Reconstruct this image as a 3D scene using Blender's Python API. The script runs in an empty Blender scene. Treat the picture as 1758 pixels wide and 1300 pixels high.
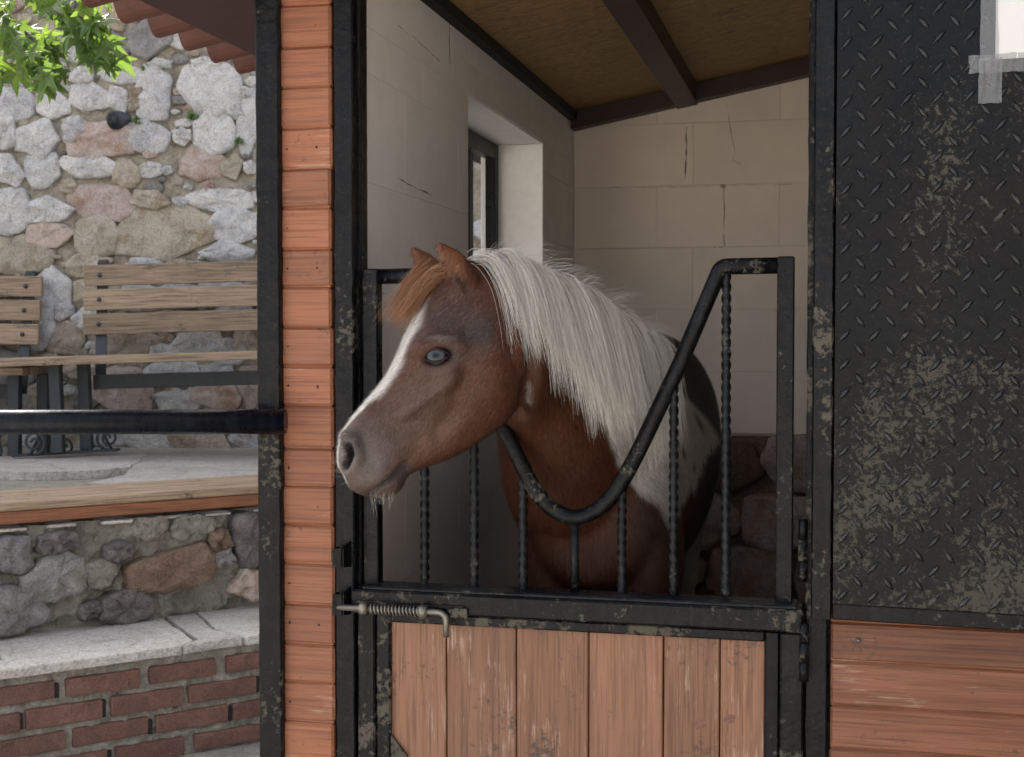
import bpy, bmesh, math, random
import numpy as np
from mathutils import Vector, Matrix, noise
from mathutils.bvhtree import BVHTree
random.seed(7); np.random.seed(7)
R = math.radians
sc = bpy.context.scene
COL = sc.collection

# ------------------------------------------------------------------ camera
F, CX, CY = 2300.0, 879.0, 650.0           # focal length and centre in photo pixels (1758 x 1300)
TH, PIT = R(13.5), R(1.9)
CAM = Vector((0.537, -2.236, 1.25))
FWD = Vector((-math.sin(TH)*math.cos(PIT), math.cos(TH)*math.cos(PIT), -math.sin(PIT)))
RGT = Vector((math.cos(TH), math.sin(TH), 0)); UPV = RGT.cross(FWD)
cd = bpy.data.cameras.new('camera'); cam = bpy.data.objects.new('camera', cd); COL.objects.link(cam)
cam.matrix_world = Matrix.Translation(CAM) @ Matrix((RGT, UPV, -FWD)).transposed().to_4x4()
cd.sensor_width = 36; cd.lens = 36*F/1758; cd.clip_start = 0.05; cd.clip_end = 500
cd.dof.use_dof = True; cd.dof.focus_distance = 2.25; cd.dof.aperture_fstop = 14
sc.camera = cam
# ------------------------------------------------------------------ sky, sun, exposure
SUN = Vector((-0.62, 0.62, 0.80)).normalized()      # towards the sun: behind the terrace wall, to the left
w = bpy.data.worlds.new('World'); sc.world = w; w.use_nodes = True
wn = w.node_tree.nodes; bg = wn['Background']; sk = wn.new('ShaderNodeTexSky'); sk.sky_type = 'NISHITA'
sk.sun_disc = False; sk.sun_elevation = math.asin(SUN.z); sk.sun_rotation = math.atan2(SUN.x, SUN.y)
sk.dust_density = 5.0; sk.air_density = .7; sk.ozone_density = .4
hs = wn.new('ShaderNodeHueSaturation'); hs.inputs['Saturation'].default_value = .38   # thin haze veils the blue
w.node_tree.links.new(sk.outputs[0], hs.inputs['Color']); w.node_tree.links.new(hs.outputs[0], bg.inputs[0]); bg.inputs[1].default_value = 0.15
sl = bpy.data.lights.new('sun', 'SUN'); sl.energy = 4.8; sl.angle = R(0.6); sl.color = (1, .94, .85)
so = bpy.data.objects.new('sun', sl); COL.objects.link(so); so.rotation_euler = (-SUN).to_track_quat('-Z', 'Y').to_euler()
vs = sc.view_settings; vs.view_transform = 'Standard'; vs.look = 'None'; vs.gamma = 1; vs.use_curve_mapping = False
vs.exposure = 2.15

# ------------------------------------------------------------------ pixel -> place helpers
def ray(px, py): return FWD + RGT*((px-CX)/F) + UPV*((CY-py)/F)
def W(px, py, Y):                      # on a plane parallel to the stable front, Y metres behind it
    r = ray(px, py); return CAM + r*((Y-CAM.y)/r.y)
def WX(px, Y, py=650): return W(px, py, Y).x
def WZ(px, py, Y): return W(px, py, Y).z
def GZ(px, py, z): r = ray(px, py); return CAM + r*((z-CAM.z)/r.z)
def D(px, py, d): return CAM + ray(px, py)*d
def nz(p, s=1.0, o=0.0): return noise.noise(Vector((p[0]*s+o, p[1]*s+o*.7, p[2]*s-o)))

# ------------------------------------------------------------------ object helpers
def mesh_obj(name, verts, faces, mat, parent=None, smooth=False, world=True):
    me = bpy.data.meshes.new(name)
    if parent is not None and world:
        Mi = WM[parent.name].inverted(); verts = [Mi @ Vector(v) for v in verts]
    me.from_pydata([tuple(v) for v in verts], [], faces); me.update()
    if mat: me.materials.append(mat)
    if smooth: me.polygons.foreach_set('use_smooth', [True]*len(me.polygons))
    o = bpy.data.objects.new(name, me); COL.objects.link(o)
    if parent is not None: o.parent = parent; WM[o.name] = WM[parent.name]
    else: WM[o.name] = Matrix.Identity(4)
    return o
WM = {}
def empty(name, loc, rot=None):
    o = bpy.data.objects.new(name, None); COL.objects.link(o); o.empty_display_size = .1
    M = Matrix.Translation(Vector(loc)) @ (rot.to_4x4() if rot else Matrix.Identity(4))
    o.matrix_world = M; WM[o.name] = M.copy(); return o
def tag(o, label=None, cat=None, group=None, kind=None):
    if label: o['label'] = label
    if cat: o['category'] = cat
    if group: o['group'] = group
    if kind: o['kind'] = kind
    return o
def boxgeo(x0, x1, y0, y1, z0, z1, bev=0.0, seg=1):
    bm = bmesh.new(); bmesh.ops.create_cube(bm, size=1)
    for v in bm.verts: v.co = Vector(((x0+x1)/2+v.co.x*(x1-x0), (y0+y1)/2+v.co.y*(y1-y0), (z0+z1)/2+v.co.z*(z1-z0)))
    if bev: bmesh.ops.bevel(bm, geom=bm.edges[:], offset=bev, segments=seg, affect='EDGES', profile=.6)
    bm.verts.index_update()
    V = [v.co.copy() for v in bm.verts]; Fc = [[v.index for v in f.verts] for f in bm.faces]; bm.free(); return V, Fc
def box(name, x0, x1, y0, y1, z0, z1, mat, parent=None, bev=.002, world=True, fn=None):
    V, Fc = boxgeo(x0, x1, y0, y1, z0, z1, bev)
    if fn: V = [fn(v) for v in V]
    return mesh_obj(name, V, Fc, mat, parent, world=world)
def tubegeo(pts, r, n=12, cap=True, twist=0.0, square=False):
    pts = [Vector(p) for p in pts]; V = []; Fc = []; up = None
    for i, p in enumerate(pts):
        t = (pts[min(i+1, len(pts)-1)]-pts[max(i-1, 0)]).normalized()
        if up is None: up = Vector((0, 0, 1)) if abs(t.z) < .9 else Vector((1, 0, 0))
        s = t.cross(up).normalized(); up = s.cross(t).normalized()
        rr = r[i] if isinstance(r, (list, tuple)) else r
        for k in range(n):
            a = 2*math.pi*k/n + twist*i
            q = rr
            if square: q = rr*(1.0 if k % 2 == 0 else .66)
            V.append(p+s*math.cos(a)*q+up*math.sin(a)*q)
    for i in range(len(pts)-1):
        for k in range(n):
            a, b = i*n+k, i*n+(k+1) % n; Fc.append((a, b, b+n, a+n))
    if cap: Fc.append(tuple(range(n-1, -1, -1))); Fc.append(tuple(range((len(pts)-1)*n, len(pts)*n)))
    return V, Fc
def tube(name, pts, r, mat, parent=None, n=12, world=True, **k):
    V, Fc = tubegeo(pts, r, n, **k); return mesh_obj(name, V, Fc, mat, parent, smooth=True, world=world)
def rounded(pts, rad, n=6):
    out = [Vector(pts[0])]
    for i in range(1, len(pts)-1):
        p = Vector(pts[i]); a = Vector(pts[i-1])-p; b = Vector(pts[i+1])-p
        r = min(rad, a.length*.45, b.length*.45); A = p+a.normalized()*r; B = p+b.normalized()*r
        for k in range(n+1):
            t = k/n; out.append(A*(1-t)**2+p*2*t*(1-t)+B*t*t)
    out.append(Vector(pts[-1])); return out

def interp(keys, m):
    """smooth Catmull-Rom resample of a list of float lists"""
    K = np.array(keys, float); out = []
    for i in range(len(K)-1):
        p0, p1, p2, p3 = K[max(i-1, 0)], K[i], K[i+1], K[min(i+2, len(K)-1)]
        for j in range(m):
            t = j/m; out.append(.5*((2*p1)+(-p0+p2)*t+(2*p0-5*p1+4*p2-p3)*t*t+(-p0+3*p1-3*p2+p3)*t**3))
    out.append(K[-1]); return out

# ------------------------------------------------------------------ materials
def mat_new(name):
    m = bpy.data.materials.new(name); m.use_nodes = True; nt = m.node_tree
    return m, nt, nt.nodes['Principled BSDF']
class NB:
    def __init__(s, nt): s.nt = nt
    def n(s, t, **k):
        nd = s.nt.nodes.new(t)
        for a, b in k.items(): setattr(nd, a, b)
        return nd
    def l(s, a, b): s.nt.links.new(a, b)
    def coords(s, scale=(1, 1, 1), rnd=True, kind='Object'):
        tc = s.n('ShaderNodeTexCoord'); mp = s.n('ShaderNodeMapping'); mp.inputs['Scale'].default_value = scale
        out = tc.outputs[kind]
        if rnd:
            oi = s.n('ShaderNodeObjectInfo'); m = s.n('ShaderNodeMath', operation='MULTIPLY'); m.inputs[1].default_value = 37.0
            s.l(oi.outputs['Random'], m.inputs[0]); va = s.n('ShaderNodeVectorMath', operation='ADD')
            s.l(out, va.inputs[0]); s.l(m.outputs[0], va.inputs[1]); out = va.outputs[0]
        s.l(out, mp.inputs[0]); return mp.outputs[0]
    def noise(s, vec, scale, detail=4, rough=.6, dist=0.0):
        nd = s.n('ShaderNodeTexNoise'); nd.inputs['Scale'].default_value = scale; nd.inputs['Detail'].default_value = detail
        nd.inputs['Roughness'].default_value = rough; nd.inputs['Distortion'].default_value = dist
        s.l(vec, nd.inputs['Vector']); return nd.outputs['Fac']
    def ramp(s, fac, stops):
        nd = s.n('ShaderNodeValToRGB'); e = nd.color_ramp.elements
        while len(e) < len(stops): e.new(.5)
        for el, (p, c) in zip(e, stops):
            el.position = p; el.color = (*c, 1) if isinstance(c, (tuple, list)) else (c, c, c, 1)
        s.l(fac, nd.inputs[0]); return nd.outputs[0]
    def mix(s, fac, a, b, mode='MIX'):
        nd = s.n('ShaderNodeMix', data_type='RGBA', blend_type=mode)
        for i, v in ((0, fac), (6, a), (7, b)):
            if hasattr(v, 'is_linked'): s.l(v, nd.inputs[i])
            else: nd.inputs[i].default_value = (*v, 1) if isinstance(v, (tuple, list)) else v
        return nd.outputs[2]
    def math(s, op, a, b=0.0):
        nd = s.n('ShaderNodeMath', operation=op); nd.use_clamp = False
        for i, v in ((0, a), (1, b)):
            if hasattr(v, 'is_linked'): s.l(v, nd.inputs[i])
            else: nd.inputs[i].default_value = v
        return nd.outputs[0]
    def bump(s, h, strength, dist, bsdf, prev=None):
        nd = s.n('ShaderNodeBump'); nd.inputs['Strength'].default_value = strength; nd.inputs['Distance'].default_value = dist
        s.l(h, nd.inputs['Height'])
        if prev: s.l(prev, nd.inputs['Normal'])
        s.l(nd.outputs[0], bsdf.inputs['Normal']); return nd.outputs[0]

def m_paint(name, thr=.62, scale=70, base=(.0012, .0015, .0022), dirt=(.085, .075, .058), coarse=6, rough=.27, rust=0.0, rnd=True, low=0.0, dust=.16, lump=.55):
    m, nt, b = mat_new(name); N = NB(nt); v = N.coords(rnd=rnd)
    f = N.noise(v, scale, 6, .7); c = N.noise(v, coarse, 3, .6)
    k = N.math('ADD', N.math('MULTIPLY', f, .55), N.math('MULTIPLY', c, .62))
    if low:
        sx_ = N.n('ShaderNodeSeparateXYZ'); N.l(v, sx_.inputs[0]); k = N.math('ADD', k, N.math('MULTIPLY', N.math('SUBTRACT', .50, sx_.outputs[2]), low))
    mask = N.ramp(k, [(thr-.012, 0.0), (thr+.03, 1.0)])
    blot = N.ramp(N.noise(v, 11, 4, .6), [(.35, base), (.7, tuple(min(1, x*1.8+.0015) for x in base))])
    if rust:
        blot = N.mix(N.ramp(N.noise(v, 4, 4, .65), [(.5, 0.0), (.68, rust)]), blot, (.012, .0055, .004))
    vz = N.coords((60, 60, 4), rnd=rnd)
    if not low: blot = N.mix(N.ramp(N.noise(vz, 1.0, 4, .6), [(.42, 0.0), (.72, .8)]), blot, tuple(x*3.6+.003 for x in base))
    speck = N.ramp(N.noise(v, 320, 2, .5), [(.66, 0.0), (.72, .8)])
    col = N.mix(speck, blot, (.04, .04, .04)); col = N.mix(mask, col, dirt)
    b.inputs['Specular IOR Level'].default_value = .17; N.l(col, b.inputs['Base Color'])
    r = N.math('ADD', N.math('MULTIPLY', mask, .4), N.math('ADD', N.math('MULTIPLY', N.noise(v, 25, 4), .3), rough-.12)); N.l(r, b.inputs['Roughness'])
    col2 = N.mix(N.ramp(N.noise(v, 38, 5, .75), [(.50, 0.0), (.62, dust)]), col, tuple(x*.35 for x in dirt)); N.l(col2, b.inputs['Base Color'])
    p = N.bump(N.noise(v, 45, 5, .6), lump, .006, b); N.bump(f, .4, .0012, b, p)
    return m
def m_wood(name, axis, base, dark, pale, palethr=.62, rough=.6, grain=1.0):
    m, nt, b = mat_new(name); N = NB(nt)
    sx = {'x': (1.6, 30, 30), 'z': (30, 30, 1.6)}[axis]; sf = {'x': (6, 260, 260), 'z': (260, 260, 6)}[axis]
    v = N.coords(sx); vf = N.coords(sf); vp = N.coords((1, 1, 1))
    g = N.noise(v, 1.4, 5, .6, .8); fine = N.noise(vf, 1.0, 3, .6)
    col = N.ramp(g, [(.28, dark), (.5, base), (.75, tuple(min(1, c*1.16) for c in base))])
    col = N.mix(N.ramp(fine, [(.36, .95*grain), (.52, 0.0)]), col, tuple(c*.50 for c in dark))
    col = N.mix(N.ramp(N.noise(vf, .55, 4, .7), [(.55, 0.0), (.66, .5*grain)]), col, tuple(min(.8, c*1.25+.02) for c in base))
    oi = N.n('ShaderNodeObjectInfo')
    col = N.mix(.5, col, N.ramp(oi.outputs['Random'], [(0, (.28, .27, .27)), (1, (.66, .65, .64))]), 'OVERLAY')
    wv = N.coords({'x': (10, 130, 130), 'z': (130, 130, 10)}[axis])
    pk = N.math('ADD', N.math('MULTIPLY', N.noise(wv, 1, 4, .7), .55), N.math('MULTIPLY', N.noise(vp, 5, 3), .5))
    col = N.mix(N.ramp(pk, [(palethr-.03, 0.0), (palethr+.05, .8)]), col, pale)
    gd = N.math('ADD', N.math('MULTIPLY', N.noise(vp, 90, 5, .7), .5), N.math('MULTIPLY', N.noise(vp, 9, 3), .5))
    col = N.mix(N.ramp(gd, [(.585, 0.0), (.65, .8)]), col, (.04, .033, .03))
    N.l(col, b.inputs['Base Color']); b.inputs['Roughness'].default_value = rough
    p = N.bump(fine, .35, .0012, b); N.bump(g, .3, .003, b, p); return m
def m_rock(name, cols, scale=9, bump=.012, stain=(.28, .19, .10), st=.60, crk=.45):
    cols = [tuple(c*.76 for c in q) for q in cols]; stain = tuple(c*.76 for c in stain)
    m, nt, b = mat_new(name); N = NB(nt); v = N.coords()
    big = N.noise(v, scale, 6, .65, .6); fine = N.noise(v, scale*9, 5, .7)
    n = len(cols); col = N.ramp(big, [(.28+.44*i/(n-1), c) for i, c in enumerate(cols)])
    col = N.mix(N.ramp(N.noise(v, scale*.7, 5, .7), [(st, 0.0), (st+.12, .8)]), col, stain)
    col = N.mix(N.ramp(fine, [(.30, .55), (.48, 0.0)]), col, tuple(c*.4 for c in cols[0]))
    col = N.mix(N.ramp(N.noise(v, scale*22, 4, .75), [(.36, .75), (.50, 0.0)]), col, tuple(c*.45 for c in cols[0]))
    col = N.mix(N.ramp(N.noise(v, scale*16, 4, .75, 1.0), [(.54, 0.0), (.66, .6)]), col, tuple(min(.85, c*1.25) for c in cols[-1]))
    ck = N.n('ShaderNodeTexVoronoi'); ck.feature = 'DISTANCE_TO_EDGE'; ck.inputs['Scale'].default_value = scale*.9; N.l(N.mix(.12, v, N.ramp(N.noise(v, scale*2, 4), [(0, 0.0), (1, 1.0)])), ck.inputs['Vector'])
    col = N.mix(N.ramp(ck.outputs['Distance'], [(.004, crk), (.02, 0.0)]), col, tuple(c*.5 for c in cols[0]))
    oi = N.n('ShaderNodeObjectInfo'); col = N.mix(.45, col, N.ramp(oi.outputs['Random'], [(0, (.38, .38, .39)), (1, (.62, .61, .58))]), 'OVERLAY')
    N.l(col, b.inputs['Base Color']); b.inputs['Roughness'].default_value = .88
    vo = N.n('ShaderNodeTexVoronoi'); vo.inputs['Scale'].default_value = scale*2.2; vo.feature = 'F1'; N.l(v, vo.inputs['Vector'])
    p = N.bump(vo.outputs['Distance'], .5, bump, b); p = N.bump(big, .8, bump*1.5, b, p); N.bump(fine, .6, bump*.35, b, p); return m
def m_plain(name, col, rough=.6, metal=0.0, ns=40, var=.25, bump=.3, bd=.002, rnd=True):
    m, nt, b = mat_new(name); N = NB(nt); v = N.coords(rnd=rnd); f = N.noise(v, ns, 5, .65)
    N.l(N.ramp(f, [(.3, tuple(c*(1-var) for c in col)), (.7, tuple(min(1, c*(1+var)) for c in col))]), b.inputs['Base Color'])
    b.inputs['Roughness'].default_value = rough; b.inputs['Metallic'].default_value = metal; N.bump(f, bump, bd, b); return m

M = {}
M['paint'] = m_paint('black_paint', .74)
M['paint_worn'] = m_paint('black_paint_worn', .635, scale=85, coarse=7)
M['paint_mid'] = m_paint('black_paint_scuffed', .685, scale=80)
M['paint_pipe'] = m_paint('pipe_paint', .78, scale=60, base=(.002, .0028, .005), rough=.24, lump=.12, dust=.05)
M['plate'] = m_paint('plate_paint', .652, scale=130, coarse=3.2, base=(.0010, .0013, .0018), rough=.27, rust=.45, rnd=False, low=.13, dust=.04, lump=.3, dirt=(.060, .055, .044))
M['tread'] = m_paint('tread_paint', .665, scale=150, coarse=4, base=(.0045, .0055, .007), dirt=(.06, .055, .045), rough=.24, rnd=False, low=.10, dust=.04, lump=.2)
M['tread'].node_tree.nodes['Principled BSDF'].inputs['Specular IOR Level'].default_value = .42
M['barpaint'] = m_paint('bar_paint', .68, scale=140, base=(.004, .005, .0065), dirt=(.075, .07, .06))
M['wood'] = m_wood('stained_wood', 'x', (.265, .098, .046), (.215, .074, .033), (.38, .22, .15), .660, grain=.6)
M['wood_v'] = m_wood('stained_wood_upright', 'z', (.235, .112, .062), (.180, .078, .041), (.40, .28, .21), .615, grain=.65)
M['wood_r'] = m_wood('stained_wood_side', 'x', (.225, .088, .044), (.155, .053, .025), (.36, .24, .18), .635, grain=.7)
M['bench'] = m_wood('bench_wood', 'x', (.30, .22, .145), (.20, .142, .095), (.37, .29, .215), .64, rough=.75)
M['varnish'] = m_wood('varnished_edge', 'x', (.21, .075, .028), (.14, .045, .016), (.3, .19, .11), .72, rough=.35)
M['stone_w'] = m_rock('limestone', [(.38, .38, .385), (.62, .61, .60), (.76, .74, .71)])
M['stone_t'] = m_rock('tan_stone', [(.34, .29, .22), (.50, .43, .33), (.60, .55, .48)], st=.52)
M['stone_p'] = m_rock('pink_stone', [(.42, .36, .33), (.56, .43, .37), (.62, .58, .54)], stain=(.36, .20, .13), st=.5)
M['stone_g'] = m_rock('grey_stone', [(.17, .165, .165), (.27, .26, .255), (.40, .38, .36)])
M['rub_g'] = m_rock('dark_rubble_stone', [(.10, .09, .09), (.17, .15, .145), (.26, .235, .22)], stain=(.2, .15, .1))
M['rub_b'] = m_rock('brown_rubble_stone', [(.13, .085, .06), (.24, .155, .11), (.33, .25, .2)])
M['mortar'] = m_rock('mortar', [(.30, .26, .20), (.47, .41, .32), (.58, .52, .43)], scale=14, bump=.024, stain=(.22, .17, .09), st=.58)
M['mortar_g'] = m_rock('grey_mortar', [(.22, .205, .17), (.37, .345, .29), (.50, .47, .40)], scale=18, bump=.014, stain=(.13, .12, .06), st=.62)
M['mortar_b'] = m_rock('brick_mortar', [(.25, .235, .19), (.44, .415, .35), (.60, .57, .49)], scale=22, bump=.016, stain=(.14, .13, .05), st=.62)
M['slab'] = m_rock('pale_flagstone', [(.48, .45, .41), (.62, .59, .55), (.70, .68, .64)], scale=5, bump=.003, stain=(.46, .36, .24), st=.62)
M['brick'] = m_rock('brick', [(.15, .080, .066), (.23, .112, .088), (.31, .175, .14)], scale=13, bump=.004, stain=(.30, .13, .07), st=.62)
M['plaster'] = m_plain('painted_block', (.79, .77, .745), .7, ns=9, var=.05, bump=.5, bd=.005)
M['cream'] = m_plain('cream_painted_block', (.88, .76, .645), .8, ns=3, var=.07, bump=.5, bd=.004)
M['ply'] = m_wood('plywood', 'x', (.30, .185, .066), (.19, .115, .040), (.34, .23, .11), .75)
M['redbeam'] = m_plain('dark_red_paint', (.026, .007, .005), .5, ns=30)
M['tile'] = m_plain('roof_sheet', (.075, .022, .013), .6, ns=25)
M['dark'] = m_plain('dark_gap', (.006, .006, .006), .7)
M['steel'] = m_plain('bare_steel', (.20, .185, .16), .45, .8, ns=60)
M['floor'] = m_plain('stall_floor', (.06, .05, .04), .9, ns=30, var=.5, bd=.01)
M['ground'] = m_rock('concrete_ground', [(.36, .34, .30), (.47, .45, .41), (.55, .53, .49)], scale=4, bump=.004)
M['terrace'] = m_rock('terrace_paving', [(.40, .36, .31), (.55, .51, .46), (.64, .61, .57)], scale=5, bump=.004, stain=(.40, .33, .24))
M['iron'] = m_plain('wrought_iron', (.028, .033, .038), .5, ns=50)

M['white'] = m_plain('chalk_white', (.72, .70, .66), .9)
# ================================================================== SETTING
def sheet(name, x0, x1, y0, y1, z, mat):
    return tag(mesh_obj(name, [(x0, y0, z), (x1, y0, z), (x1, y1, z), (x0, y1, z)], [(0, 1, 2, 3)], mat), kind='structure')
sheet('ground', -120, 120, -120, 120, 0, M['ground'])

# ================================================================== STABLE
XL = -.300; YB = 2.12                           # inner face of the side wall, face of the back wall
def roofz(x): return 1.97+.19*(x-XL)
stable = empty('stable', (0, 0, 0))
tag(stable, 'small stable with orange board cladding, black steel posts and pale block walls', 'stable')
FL = .20
box('floor_slab', XL-.22, 1.75, .06, YB+.2, .004, FL, M['floor'], stable, 0)
# --- block walls
def blockwall(part, cells, mat, axis, depth):
    for (a0, a1, z0, z1) in cells:
        g = .0003
        if axis == 'x':
            V, Fc = boxgeo(a0+g, a1-g, depth[0], depth[1], z0+g, z1-g, .0007)
            V = [Vector((v.x, v.y, min(v.z, roofz(v.x)-.004))) for v in V]
        else:
            V, Fc = boxgeo(depth[0], depth[1], a0+g, a1-g, z0+g, z1-g, .0007)
            V = [Vector((v.x, v.y, min(v.z, roofz(v.x)-.004))) for v in V]
        mesh_obj('block', V, Fc, mat, part)
def courses(a0, a1, zs, L, off, holes=()):
    out = []
    for i in range(len(zs)-1):
        z0, z1 = zs[i], zs[i+1]; a = a0-((i % 2)*off) % L
        while a < a1:
            s, e = max(a, a0), min(a+L, a1); a += L
            segs = [(s, e)]
            for (h0, h1, hz0, hz1) in holes:
                if z1 <= hz0+.001 or z0 >= hz1-.001: continue
                segs = [q for (p0, p1) in segs for q in ((p0, min(p1, h0)), (max(p0, h1), p1)) if q[1]-q[0] > .012]
            out += [(p0, p1, z0, z1) for p0, p1 in segs if p1-p0 > .012]
    return out
WY0, WY1, WZ0, WZ1 = .81, 1.645, 1.137, 1.815
zs = [.2, .377, .567, .757, .947, 1.137, 1.327, 1.53, 1.73, WZ1]
lw = box('side_wall', XL-.190, XL-.012, .06, WY0-.006, FL, roofz(XL-.19)-.02, M['plaster'], stable, 0)
box('wall_core', XL-.190, XL-.012, WY1+.006, YB+.18, FL, roofz(XL-.19)-.02, M['plaster'], lw, 0)
box('wall_core', XL-.188, XL-.012, WY0-.006, WY1+.006, FL, WZ0-.006, M['plaster'], lw, 0)
box('wall_core', XL-.188, XL-.012, WY0-.006, WY1+.006, WZ1+.006, roofz(XL-.19)-.021, M['plaster'], lw, 0)
blockwall(lw, courses(.062, YB, zs, .39, .12, [(WY0, WY1, WZ0, WZ1)]), M['plaster'], 'y', (XL-.0125, XL))
blockwall(lw, [(.062, .68, WZ1, 1.97), (.68, 1.80, WZ1, 1.885), (1.80, YB, WZ1, 1.97), (.68, 1.20, 1.885, 1.97), (1.20, 1.80, 1.885, 1.97)], M['plaster'], 'y', (XL-.0125, XL))
# lintel lip and reveals
box('lintel', XL-.19, XL-.003, WY0, WY1, WZ1-.004, WZ1+.008, M['plaster'], lw, .001)
box('window_reveal', XL-.1895, XL-.001, WY1-.003, WY1+.02, WZ0, WZ1-.005, m_plain('whitewash', (.86, .84, .79), .8, ns=30, var=.05, bump=.6, bd=.006), lw, .001)
wf = box('window_frame', XL-.165, XL-.135, WY1-.045, WY1-.004, WZ0, WZ1-.006, M['paint'], lw, .002)
box('frame_bar', XL-.165, XL-.135, WY0, WY1-.046, WZ1-.05, WZ1-.006, M['paint'], wf, .002)
box('frame_bar', XL-.165, XL-.135, WY0, WY0+.04, WZ0, WZ1-.051, M['paint'], wf, .002)
box('frame_bar', XL-.165, XL-.135, WY0, WY1-.046, WZ0, WZ0+.04, M['paint'], wf, .002)
box('casement', XL-.215, XL-.19, WY1-.13, WY1-.085, WZ0, WZ1-.02, M['paint'], wf, .002)
bw = box('back_wall', XL-.19, 1.75, YB+.0125, YB+.19, FL, 1.925, M['cream'], stable, 0)
zb = [.930, 1.13, 1.33, 1.53, 1.73, 1.93, 2.13, 2.33]
blockwall(bw, [c for c in courses(XL+.002, 1.6, zb, .39, .116) if roofz(c[1]) > c[2]+.01], M['cream'], 'x', (YB, YB+.0125))
def crack(pxs, wd, mat, part, Y=YB-.0006, xw=None):
    P_ = [(W(px, py, Y) if xw is None else CAM+ray(px, py)*((xw-CAM.x)/ray(px, py).x)) for px, py in pxs]; V = []; Fc = []
    sid = Vector((1, 0, 0)) if xw is None else Vector((0, 1, 0)); m = 0
    for a, b in zip(P_[:-1], P_[1:]):
        k = max(2, int((b-a).length/.008)); d = (b-a).normalized(); pr = Vector((d.z, 0, -d.x)) if xw is None else Vector((0, d.z, -d.y))
        for i in range(k+1):
            p = a.lerp(b, i/k); q = wd*max(0.05, .55+1.1*nz(p, 45, len(V)*.0)); q2 = pr*nz(p, 30, 4)*.003
            V += [p+pr*q+q2, p-pr*q+q2]
            if i: n_ = len(V); Fc.append((n_-4, n_-3, n_-1, n_-2))
    mesh_obj('crack', V, Fc, mat, part)
M['crack'] = m_plain('crack_dirt', (.20, .165, .13), .9); M['stain'] = m_plain('drip_stain', (.46, .36, .26), .9)
crack([(1178, 218), (1178, 252), (1177, 306)], .0026, M['crack'], bw); crack([(1242, 316), (1243, 345), (1243, 424)], .0028, M['stain'], bw)
crack([(1237, 320), (1246, 321)], .010, M['stain'], bw); crack([(1248, 180), (1255, 225), (1262, 262), (1258, 276), (1272, 283)], .0016, M['stain'], bw)
crack([(1040, 322), (1120, 322), (1240, 319), (1360, 316)], .0010, M['stain'], bw); crack([(1225, 424), (1240, 425)], .004, M['crack'], bw)
crack([(682, 306), (710, 321), (741, 335)], .0022, M['crack'], lw, xw=XL+.0006); crack([(683, 43), (705, 60), (755, 105)], .0014, M['stain'], lw, xw=XL+.0006)
crack([(741, 335), (740, 400), (739, 440)], .0010, M['white'], lw, xw=XL+.0006); crack([(653, 75), (655, 130), (652, 205)], .0012, M['white'], lw, xw=XL+.0006); crack([(772, 20), (771, 70), (773, 112)], .003, M['crack'], lw, xw=XL+.0006)
rw = box('right_wall', 1.601, 1.75, .06, YB, FL, roofz(1.6), M['cream'], stable, 0)
blocker = box('unseen_sky_blocker', 2.35, 2.6, -7.5, .0, 0, 3.4, M['rub_g'], stable, 0)  # unseen wall added to block sky on the right, so light comes from the left
# --- rock base of the back wall is built with the rock function further down
# --- roof: ply ceiling, beams, wavy sheet
def slab_roof(name, x0, x1, y0, y1, dz0, dz1, mat, parent):
    V = [(x, y, roofz(x)+dz) for dz in (dz0, dz1) for x, y in ((x0, y0), (x1, y0), (x1, y1), (x0, y1))]
    return mesh_obj(name, V, [(3, 2, 1, 0), (4, 5, 6, 7), (0, 1, 5, 4), (1, 2, 6, 5), (2, 3, 7, 6), (3, 0, 4, 7)], mat, parent)
ROY0, ROY1 = -.30, 2.45
roof = slab_roof('roof', -.70, 1.85, ROY0, ROY1, .0, .016, M['ply'], stable)
slab_roof('beam', WX(1172, YB)-.02, WX(1172, YB)+.045, .08, YB-.002, -.06, -.001, M['redbeam'], roof)
slab_roof('beam', XL+.002, 1.6, YB-.06, YB-.003, -.055, -.0015, M['redbeam'], roof)
slab_roof('beam', XL-.0, XL+.022, .08, YB-.062, -.03, -.002, M['dark'], roof)  # no timber: dark strip painting in the black gap above the side wall
slab_roof('eave_board', -.70, -.53, ROY0, ROY1, -.035, -.002, M['redbeam'], roof)
nx, ny = 8, 300; V = []; Fc = []
for layer in (0, 1):
    for i in range(nx+1):
        for j in range(ny+1):
            x = -.86+2.72*i/nx; y = ROY0-.04+(ROY1-ROY0+.08)*j/ny
            ph = (y-.028)/.135*2*math.pi
            V.append((x, y, roofz(x)+.046+.030*math.cos(ph)+.006*math.cos(2*ph)-(.009 if layer == 0 else 0)))
n1 = (nx+1)*(ny+1)
for i in range(nx):
    for j in range(ny):
        a = i*(ny+1)+j; Fc += [(a, a+1, a+ny+2, a+ny+1), (a+n1, a+n1+ny+1, a+n1+ny+2, a+n1+1)]
for j in range(ny):
    for a in (j, nx*(ny+1)+j): Fc.append((a, a+n1, a+n1+1, a+1))
mesh_obj('roof_sheet', V, Fc, M['tile'], roof, smooth=False)
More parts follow.
